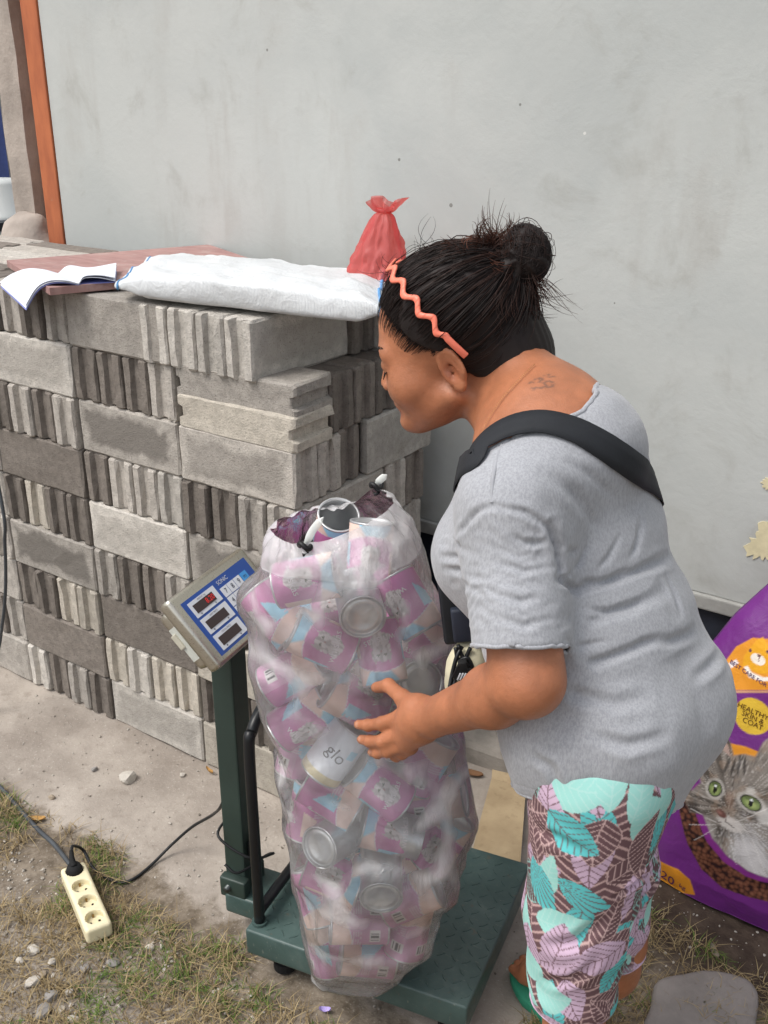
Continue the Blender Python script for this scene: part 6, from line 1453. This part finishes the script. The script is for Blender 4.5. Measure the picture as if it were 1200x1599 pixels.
put(cat * sstep(1.0, .4, disc(1172, 1340, 42, 64, .2) + .4 * fur) * .85, srgb(222, 220, 222)); put(cat * sstep(1.0, .55, disc(1143, 1288, 25, 14) + .2 * fur) * .85, srgb(226, 220, 216)); put(cat * sstep(1.0, .35, disc(1104, 1310, 18, 42, .3) + .35 * fur) * .65, srgb(190, 185, 180)); put(cat * sstep(1.0, .4, disc(1196, 1278, 16, 18) + .3 * fur) * .7, srgb(216, 214, 210)); put(cat * sstep(1.0, .4, disc(1172, 1236, 10, 8, .4) + .3 * fur) * .7, srgb(220, 216, 210))
put(cat * sstep(1.0, .3, disc(1082, 1262, 14, 20) + .3 * fur) * .7, srgb(58, 52, 50))
for k in range(4):
    put(cat * sstep(1, .5, disc(1136 + k * 9, 1200 - abs(k - 1.5) * 3, 2.6, 17, .12 * (k - 1.5))) * .8, srgb(46, 42, 40))
for u, v_, rx, ry, ro in ((1117, 1232, 8.2, 10, -.35), (1173, 1254, 12.5, 8.2, -.12)):
    put(sstep(1.3, .95, disc(u, v_, rx * 1.42, ry * 1.38, ro)) * .6, srgb(206, 202, 196)); put(sstep(1.08, .94, disc(u, v_, rx * 1.16, ry * 1.16, ro)), srgb(36, 32, 30)); put(sstep(1.08, .9, disc(u, v_, rx, ry, ro)), srgb(120, 138, 84)); put(sstep(1.0, .3, disc(u, v_ + 2, rx * .9, ry * .8, ro)) * .7, srgb(176, 190, 122)); put(sstep(1.0, .5, disc(u, v_ - ry * .8, rx * 1.1, ry * .55, ro)) * .5, srgb(60, 66, 44)); put(sstep(1.1, .9, disc(u, v_, 2.6, ry * .72)), srgb(14, 14, 14)); put(sstep(1.2, .7, disc(u + 1, v_ - 4, 2.0, 1.8)), srgb(240, 244, 246))
put(sstep(1.1, .6, disc(1127, 1271, 9, 6.5, -.3)), srgb(112, 78, 72)); put(sstep(1.1, .4, disc(1124, 1269, 5, 3, -.3)) * .6, srgb(168, 124, 114)); put(sstep(1.0, .3, disc(1140, 1250, 9, 18, .25)) * .45, srgb(160, 128, 108)); put(sstep(1.05, .7, disc(1133, 1281, 1.0, 5)) * .7, srgb(70, 56, 52)); put(sstep(1.1, .8, disc(1141, 1289, 9, 1.0, -.35)) * .7, srgb(74, 62, 58)); put(sstep(1.1, .8, disc(1122, 1284, 5, 1.0, .3)) * .7, srgb(74, 62, 58))
put(poly([(1132, 1156), (1138, 1164), (1141, 1182), (1130, 1172)]) * .8, srgb(188, 160, 150))
wh = np.full(len(X), 1e9)
for u0, v0, u1, v1 in ((1150, 1284, 1200, 1262), (1150, 1288, 1205, 1285), (1148, 1292, 1196, 1308), (1118, 1284, 1078, 1262), (1118, 1288, 1076, 1288), (1120, 1292, 1085, 1312), (1160, 1310, 1180, 1365), (1175, 1310, 1196, 1366), (1140, 1310, 1150, 1350)):
    a0, a1 = K(u0, v0), K(u1, v1); e = a1 - a0; t = np.clip(((X - a0[0]) * e[0] + (Z - a0[1]) * e[1]) / (e @ e), 0, 1); wh = np.minimum(wh, np.hypot(X - a0[0] - t * e[0], Z - a0[1] - t * e[1]))
put(sstep(.0013, .0004, wh) * .55, srgb(232, 230, 228))
# weight corner, disc, emblem
put(poly([(1012, 1336), (1030, 1344), (1060, 1358), (1078, 1374), (1086, 1398), (1050, 1392), (1012, 1376)]), ORG)
put(sstep(1.03, .97, disc(1176, 1119, 25, 24)), YEL)
put(poly([(1170, 1045), (1160, 1040), (1162, 1025), (1172, 1012), (1182, 1000), (1192, 995), (1198, 1006), (1215, 1006), (1222, 996), (1230, 1012), (1228, 1040), (1205, 1052), (1185, 1052)]), srgb(232, 168, 40)); put(sstep(1.08, .95, disc(1184, 1030, 10, 7)), srgb(240, 232, 220)); put(sstep(1.1, .9, disc(1186, 1024, 2.6, 1.6)), srgb(96, 50, 60)); put(sstep(1.1, .8, disc(1186, 1029, .6, 4)), srgb(120, 70, 70)); put(sstep(1.1, .8, disc(1172, 1016, 2.0, 2.2)), srgb(96, 50, 80)); put(sstep(1.1, .8, disc(1199, 1018, 2.0, 2.2)), srgb(96, 50, 80))
put(poly([(1138, 1036), (1150, 1030), (1154, 1036), (1142, 1044)]), srgb(238, 232, 232)); put(poly([(1162, 1042), (1170, 1058), (1190, 1064), (1230, 1062), (1230, 1056), (1192, 1058), (1174, 1050), (1168, 1040)]), srgb(240, 236, 230))
seam = np.abs(A_.ravel()) > .985; put(seam * 1.0, PUD)
Bk = S.copy(); Bk[..., 1] = 2 * np.interp(Z_, [0, .3, .9], [1.915, 1.955, 2.085]) - S[..., 1] * 1.0; Bk[..., 1] = np.minimum(Bk[..., 1], WY - .004 + 0 * Bk[..., 1])
n = NA2 * NZ2; g = np.array(grid_f(NA2, NZ2)); allv = np.vstack([S.reshape(-1, 3), Bk.reshape(-1, 3)]); idx = np.arange(n).reshape(NA2, NZ2)
btm = [[idx[i, 0], idx[i, 0] + n, idx[i + 1, 0] + n, idx[i + 1, 0]] for i in range(NA2 - 1)]
me = mk_mesh('sack_body', allv, np.concatenate([g, g[:, ::-1] + n, np.array(btm)]), True); col_attr(me, 'print', np.clip(np.vstack([c, np.tile(PU, (n, 1))]), 0, 1))
PFM = NT('glossy_printed_film'); PFM.set(Base_Color=PFM.n('ShaderNodeVertexColor', layer_name='print').outputs[0], Roughness=.34); co = PFM.coord(); PFM.bump(PFM.noise(co, 26, 4, .6, .5), .35, .008); PFM = PFM.m
pf = empty('pet_food_bag', (PBX, 1.95, 0), 'large purple and orange cat food bag with tabby cat picture by the wall', 'pet food bag'); link('bag_body', me, pf, PFM)
def bag_text(s, u, v_, size, mt, rot=0.0, sx=1.0):
    x0, z0 = K(u, v_); v, f = text_vf(s, size); x = v[:, 0] * sx; X2 = x * math.cos(rot) - v[:, 1] * math.sin(rot) + x0; Z2 = x * math.sin(rot) + v[:, 1] * math.cos(rot) + z0; a = (X2 - PBX) / pbx(Z2); P = pbs(a, Z2); P[:, 1] -= .0016; return mobj('print_lettering', P, f, mt, pf)
INKV = mat('purple_ink', srgb(82, 34, 88), .5, 0, 5, 0); INKB = mat('brown_ink', srgb(96, 66, 24), .5, 0, 5, 0)
for k, s in enumerate(('HEALTHY', 'SKIN &', 'COAT')): bag_text(s, 1176, 1111 + k * 9.5, .0155, INKB, R(-6))
bag_text('20', 1043, 1371, .036, INKV, R(-8)); bag_text('kg', 1066, 1385, .018, INKV, R(-8)); bag_text('BEST CARE FOR YOUR CAT', 1190, 1066, .0118, INKV, R(-9), 1.05)

# ================================================================ CARDBOARD, SLAB, STONES
CBM = NT('corrugated_card'); co = CBM.coord(); n1 = CBM.noise(co, 12, 5, .6); n2 = CBM.noise(co, 40, 4); CBM.set(Base_Color=CBM.mix(CBM.math('MULTIPLY', CBM.ramp(n2, .55, .7), .4), CBM.mix(CBM.ramp(n1, .3, .7), srgb(158, 138, 108), srgb(178, 158, 126)), srgb(128, 108, 82)), Roughness=.9); CBM.bump(n2, .2, .002); CBM = CBM.m
q4 = [atz(736, 1336, .018), atz(812, 1362, .018), atz(822, 1226, .03), atz(768, 1216, .03)]; nu = 14; v = []
for i in range(nu):
    for j in range(nu):
        a, b = i / (nu - 1), j / (nu - 1); p = (q4[0] * (1 - a) + q4[1] * a) * (1 - b) + (q4[3] * (1 - a) + q4[2] * a) * b; v.append(p + ez * (.006 * math.sin(b * 3 + a) + .004 * float(vnoise(p, 12, 2))))
v = np.array(v); nn_ = len(v); gg = grid_f(nu, nu); cb = empty('cardboard_sheet', (v[:, 0].mean(), v[:, 1].mean(), 0), 'flattened piece of brown cardboard on the ground behind the scale', 'cardboard')
rimi = list(range(nu)) + [k * nu + nu - 1 for k in range(1, nu)] + [(nu - 1) * nu + k for k in range(nu - 2, -1, -1)] + [k * nu for k in range(nu - 2, 0, -1)]
mobj('sheet', np.vstack([v, v - ez * .004]), gg + [[i + nn_ for i in q[::-1]] for q in gg] + [[rimi[k], rimi[(k + 1) % len(rimi)], rimi[(k + 1) % len(rimi)] + nn_, rimi[k] + nn_] for k in range(len(rimi))], CBM, cb)
top_e = v.reshape(nu, nu, 3)[:, -1]; fl = np.vstack([top_e, top_e + np.array([-.01, .02, .012]), top_e + np.array([-.012, .026, .004])]); mobj('flap', np.vstack([fl, fl - ez * .003]), grid_f(3, nu) + [[i + 3 * nu for i in q[::-1]] for q in grid_f(3, nu)], CBM, cb)
SLM = mat('paving_stone', srgb(132, 126, 122), .9, .18, 10, .4, 90, .004)
sp = [(1000, 1640), (1015, 1580), (1022, 1545), (1045, 1533), (1075, 1527), (1105, 1524), (1145, 1530), (1170, 1540), (1183, 1562), (1180, 1600), (1165, 1660), (1080, 1690)]
P2 = catmull([atz(*p, .0) for p in sp], 5, True); c_ = P2.mean(0); ring = []
for z, k in ((-.03, 1.0), (.010, 1.0), (.016, .97), (.018, .90), (.019, .5), (.019, .02)):
    r_ = c_ + (P2 - c_) * k; r_[:, 2] = z + .0025 * vnoise(r_, 25, 3) * (z > 0); ring.append(r_)
o = mobj('paving_slab', np.concatenate(ring), grid_f(len(ring), len(P2), True), SLM, None, True); tag(o, 'flat grey paving stone set in the grass at the lower right', 'paving stone')
STM = [mat('stone_pale', srgb(186, 180, 170), .85, .15, 30, .3, 120), mat('stone_grey', srgb(140, 136, 132), .85, .15, 30, .3, 120), mat('stone_tan', srgb(164, 150, 132), .85, .15, 30, .3, 120)]
def rock(seed, n=2):
    bm = bmesh.new(); bmesh.ops.create_icosphere(bm, subdivisions=n, radius=1.0); rr_ = np.random.default_rng(seed)
    pl = [(lambda d: d / np.linalg.norm(d))(rr_.normal(size=3)) for _ in range(11)]; ph = rr_.uniform(.52, .88, 11)
    for w in bm.verts:
        p = np.array(w.co); 
        for d, h in zip(pl, ph):
            k = p @ d
            if k > h: p = p - d * (k - h)
        w.co = p * [1, .8, .6]
    v = np.array([w.co[:] for w in bm.verts]); f = [[x.index for x in p.verts] for p in bm.faces]; bm.free(); return v, f
ROCKS = [rock(i) for i in range(6)]
def stone(u, v_, px, m, label):
    p = atz(u, v_, .0); t = (p - CP) @ fw; r_ = px / 2 * t / FOC; z = float(gz(np.array(p[0]), np.array(p[1]))); vv, f = ROCKS[rng.randrange(6)]; a = rng.uniform(0, 6.28); M = np.array([[math.cos(a), -math.sin(a), 0], [math.sin(a), math.cos(a), 0], [0, 0, 1]])
    o = mobj('stone', (vv * r_) @ M.T + [p[0], p[1], z + r_ * .32], f, STM[m], None, False); tag(o, label, 'stone', 'loose stones')
for a in [(200, 1220, 34, 0, 'largest pale stone on the packed earth in front of the block stack'), (149, 1203, 14, 1, 'small stone left above the largest pale stone on the earth'), (285, 1211, 13, 0, 'small pale stone on the earth right of the largest one'), (82, 1245, 14, 2, 'small tan stone near the left edge of the earth strip'), (234, 1478, 19, 0, 'flat pale stone right below the power strip'), (176, 1500, 24, 1, 'flat grey stone between power strip and bottom gravel'), (132, 1510, 20, 1, 'grey stone below the power strip end'),
          (52, 1486, 26, 0, 'pale round stone left of the power strip end'), (31, 1503, 18, 0, 'white stone beside the left bottom gravel'), (81, 1504, 18, 0, 'pale stone in the gravel below the grass tuft'), (66, 1522, 18, 2, 'tan stone in the middle of the lower left gravel'), (52, 1535, 28, 0, 'broad pale stone in the lower left gravel'), (107, 1550, 18, 0, 'white stone above the dark stone at bottom left'), (80, 1557, 28, 1, 'dark grey stone at the bottom left'), (67, 1580, 32, 1, 'large rounded grey stone at the bottom edge left'), (94, 1575, 18, 0, 'pale stone beside the large rounded one at the bottom'), (115, 1592, 22, 0, 'pale stone at the bottom edge'), (66, 1448, 9, 0, 'tiny white stone left of the power strip'), (104, 1458, 13, 2, 'small tan stone touching the power strip side'), (130, 1476, 13, 0, 'small white stone right under the power strip')]: stone(*a)
# gravel nobody could count
gr = np.random.default_rng(9); mbv, mbf, nn2 = [], [], 0
def scatter(x0, x1, y0, y1, cnt, s0, s1, mask):
    global nn2
    for _ in range(cnt):
        x, y = gr.uniform(x0, x1), gr.uniform(y0, y1)
        if not mask(x, y): continue
        s = s0 * (s1 / s0) ** (gr.random() ** 2.2); v, f = LOW[gr.integers(0, 5)]; a = gr.uniform(0, 6.28); ca_, sa_ = math.cos(a), math.sin(a); q = v * s; q = np.stack([q[:, 0] * ca_ - q[:, 1] * sa_ + x, q[:, 0] * sa_ + q[:, 1] * ca_ + y, q[:, 2] + s * .3], 1); mbv.append(q); mbf.extend([[i + nn2 for i in k] for k in f]); nn2 += len(q)
LOW = [rock(20 + i, 1) for i in range(5)]
gzz = lambda x, y: float(gz(np.array(x), np.array(y)))
scatter(-2.0, -1.05, .72, 1.12, 1500, .002, .008, lambda x, y: True)
scatter(-2.4, -.7, 1.22, 1.62, 700, .0015, .006, lambda x, y: True); scatter(-1.2, -.6, .9, 1.15, 350, .0015, .005, lambda x, y: True); scatter(-.55, -.1, 1.5, 1.9, 260, .0015, .005, lambda x, y: True)
gv_ = np.concatenate(mbv); gv_[:, 2] += gz(gv_[:, 0], gv_[:, 1]); GVM = NT('gravel'); n1 = GVM.noise(GVM.coord(), 90, 1); GVM.set(Base_Color=GVM.mix(GVM.ramp(n1, .3, .7), srgb(116, 108, 98), srgb(188, 182, 172)), Roughness=.9); o = mobj('gravel', gv_, mbf, GVM.m); tag(o, 'pale gravel and grit scattered over earth and grass', 'gravel', kind='stuff')
# grass
def grass(name, mt, label, x, y, h, a, lean, w, col):
    d = np.stack([np.cos(a), np.sin(a), 0 * a], 1); sd_ = np.stack([-d[:, 1], d[:, 0], 0 * a], 1) * w[:, None]; p = np.stack([x, y, gz(x, y) - .003], 1); pts = []
    for t in (0, .4, .75, 1.0):
        c0_ = p + d * (lean * h * t * t)[:, None] + ez[None] * (h * t * (1 - .45 * lean * t))[:, None]; k = (1 - t) ** .6; pts += [c0_ - sd_ * k, c0_ + sd_ * k]
    V = np.stack(pts, 1).reshape(-1, 3); n = len(x); b_ = (np.arange(n) * 8)[:, None, None]; Fq = (b_ + np.array([[0, 1, 3, 2], [2, 3, 5, 4], [4, 5, 7, 6]])[None]).reshape(-1, 4)
    me = mk_mesh(name, V, Fq); col_attr(me, 'tint', np.repeat(col, 8, 0)); o = link(name, me, None, mt); tag(o, label, 'grass', kind='stuff')
GRM = NT('grass_blades'); GRM.set(Base_Color=GRM.n('ShaderNodeVertexColor', layer_name='tint').outputs[0], Roughness=.75); GRM.b.inputs['Specular IOR Level'].default_value = .2; GRM = GRM.m
STRAW, STR2, GREEN, GRE2 = srgb(172, 154, 116), srgb(120, 102, 74), srgb(112, 130, 62), srgb(72, 98, 44)
def tufts(cnt, cols, hr, wr, thr, seed, per, spread):
    r_ = np.random.default_rng(seed); x, y = r_.uniform(-2.3, .15, cnt), r_.uniform(.75, 1.85, cnt); P = np.stack([x, y, 0 * x], 1)
    a = (y < 1.20 + .05 * vnoise(P, 6, 4)) & (x < -.3) & ~((x > -1.16) & (x < -.64) & (y > 1.13)); b = (x > -.60) & (y < 1.76 + .08 * vnoise(P, 6, 5))
    thr_ = np.where(x > -.6, thr - .35, thr); k = (a | b) & (vnoise(P, 4.5, seed) + .5 * vnoise(P, 13, seed + 1) > thr_); x, y = np.repeat(x[k], per), np.repeat(y[k], per); n = len(x)
    x = x + r_.normal(0, spread, n); y = y + r_.normal(0, spread, n); q = r_.random((n, 1)); return x, y, r_.uniform(*hr, n), r_.uniform(0, 6.28, n), r_.uniform(.3, 1.9, n), r_.uniform(*wr, n), cols[0][None] * q + cols[1][None] * (1 - q)
grass('dry_grass', GRM, 'dry straw-coloured grass lying over the soil', *tufts(5200, (STRAW, STR2), (.012, .055), (.0007, .0014), -.35, 3, 9, .012))
grass('green_grass', GRM, 'short green grass growing in patches', *tufts(4200, (GREEN, GRE2), (.012, .040), (.0008, .0015), .34, 8, 9, .010))
# a few fallen leaves and scraps
LFM = mat('dead_leaf', srgb(176, 136, 78), .8, .2, 40, .2)
def leaf(u, v_, ln, w, a, mt, name, label, cat):
    p = atz(u, v_, 0); p[2] = gzz(p[0], p[1]) + .006; d = np.array([math.cos(a), math.sin(a), 0]); s = np.array([-d[1], d[0], 0]); v = []
    for t in np.linspace(-1, 1, 9):
        k = math.sqrt(max(0, 1 - t * t)) * w + .0003
        for q in (-1, -.4, 0, .4, 1): v.append(p + d * ln * t + s * k * q + ez * (.006 * q * q + .004 * t * t))
    v = np.array(v); m = len(v); g = grid_f(9, 5); o = mobj(name, np.vstack([v, v - ez * .0006]), g + [[i + m for i in q[::-1]] for q in g], mt, None, True); tag(o, label, cat)
leaf(58, 1277, .022, .008, .6, LFM, 'dead_leaf', 'curled yellow-brown leaf beside the grey cable', 'leaf'); leaf(328, 1208, .016, .004, -.2, LFM, 'dead_leaf', 'dry brown leaf at the foot of the block stack', 'leaf')
leaf(1115, 1493, .020, .007, -.9, mat('grey_leaf', srgb(132, 122, 108), .8, .2), 'dead_leaf', 'greyish dead leaf in the grass above the paving stone', 'leaf'); leaf(1030, 1592, .02, .007, .3, LFM, 'dead_leaf', 'tan dead leaf at the bottom edge by the paving stone', 'leaf')
leaf(738, 1212, .03, .012, .2, mat('brown_leaf', srgb(120, 88, 62), .85, .3), 'dead_leaf', 'crumpled brown leaf litter beside the cardboard by the kerb', 'leaf')
leaf(508, 1583, .012, .006, .5, mat('lilac_scrap', srgb(176, 160, 214), .5, .05), 'plastic_scrap', 'small lilac plastic scrap in the grass below the scale', 'scrap')
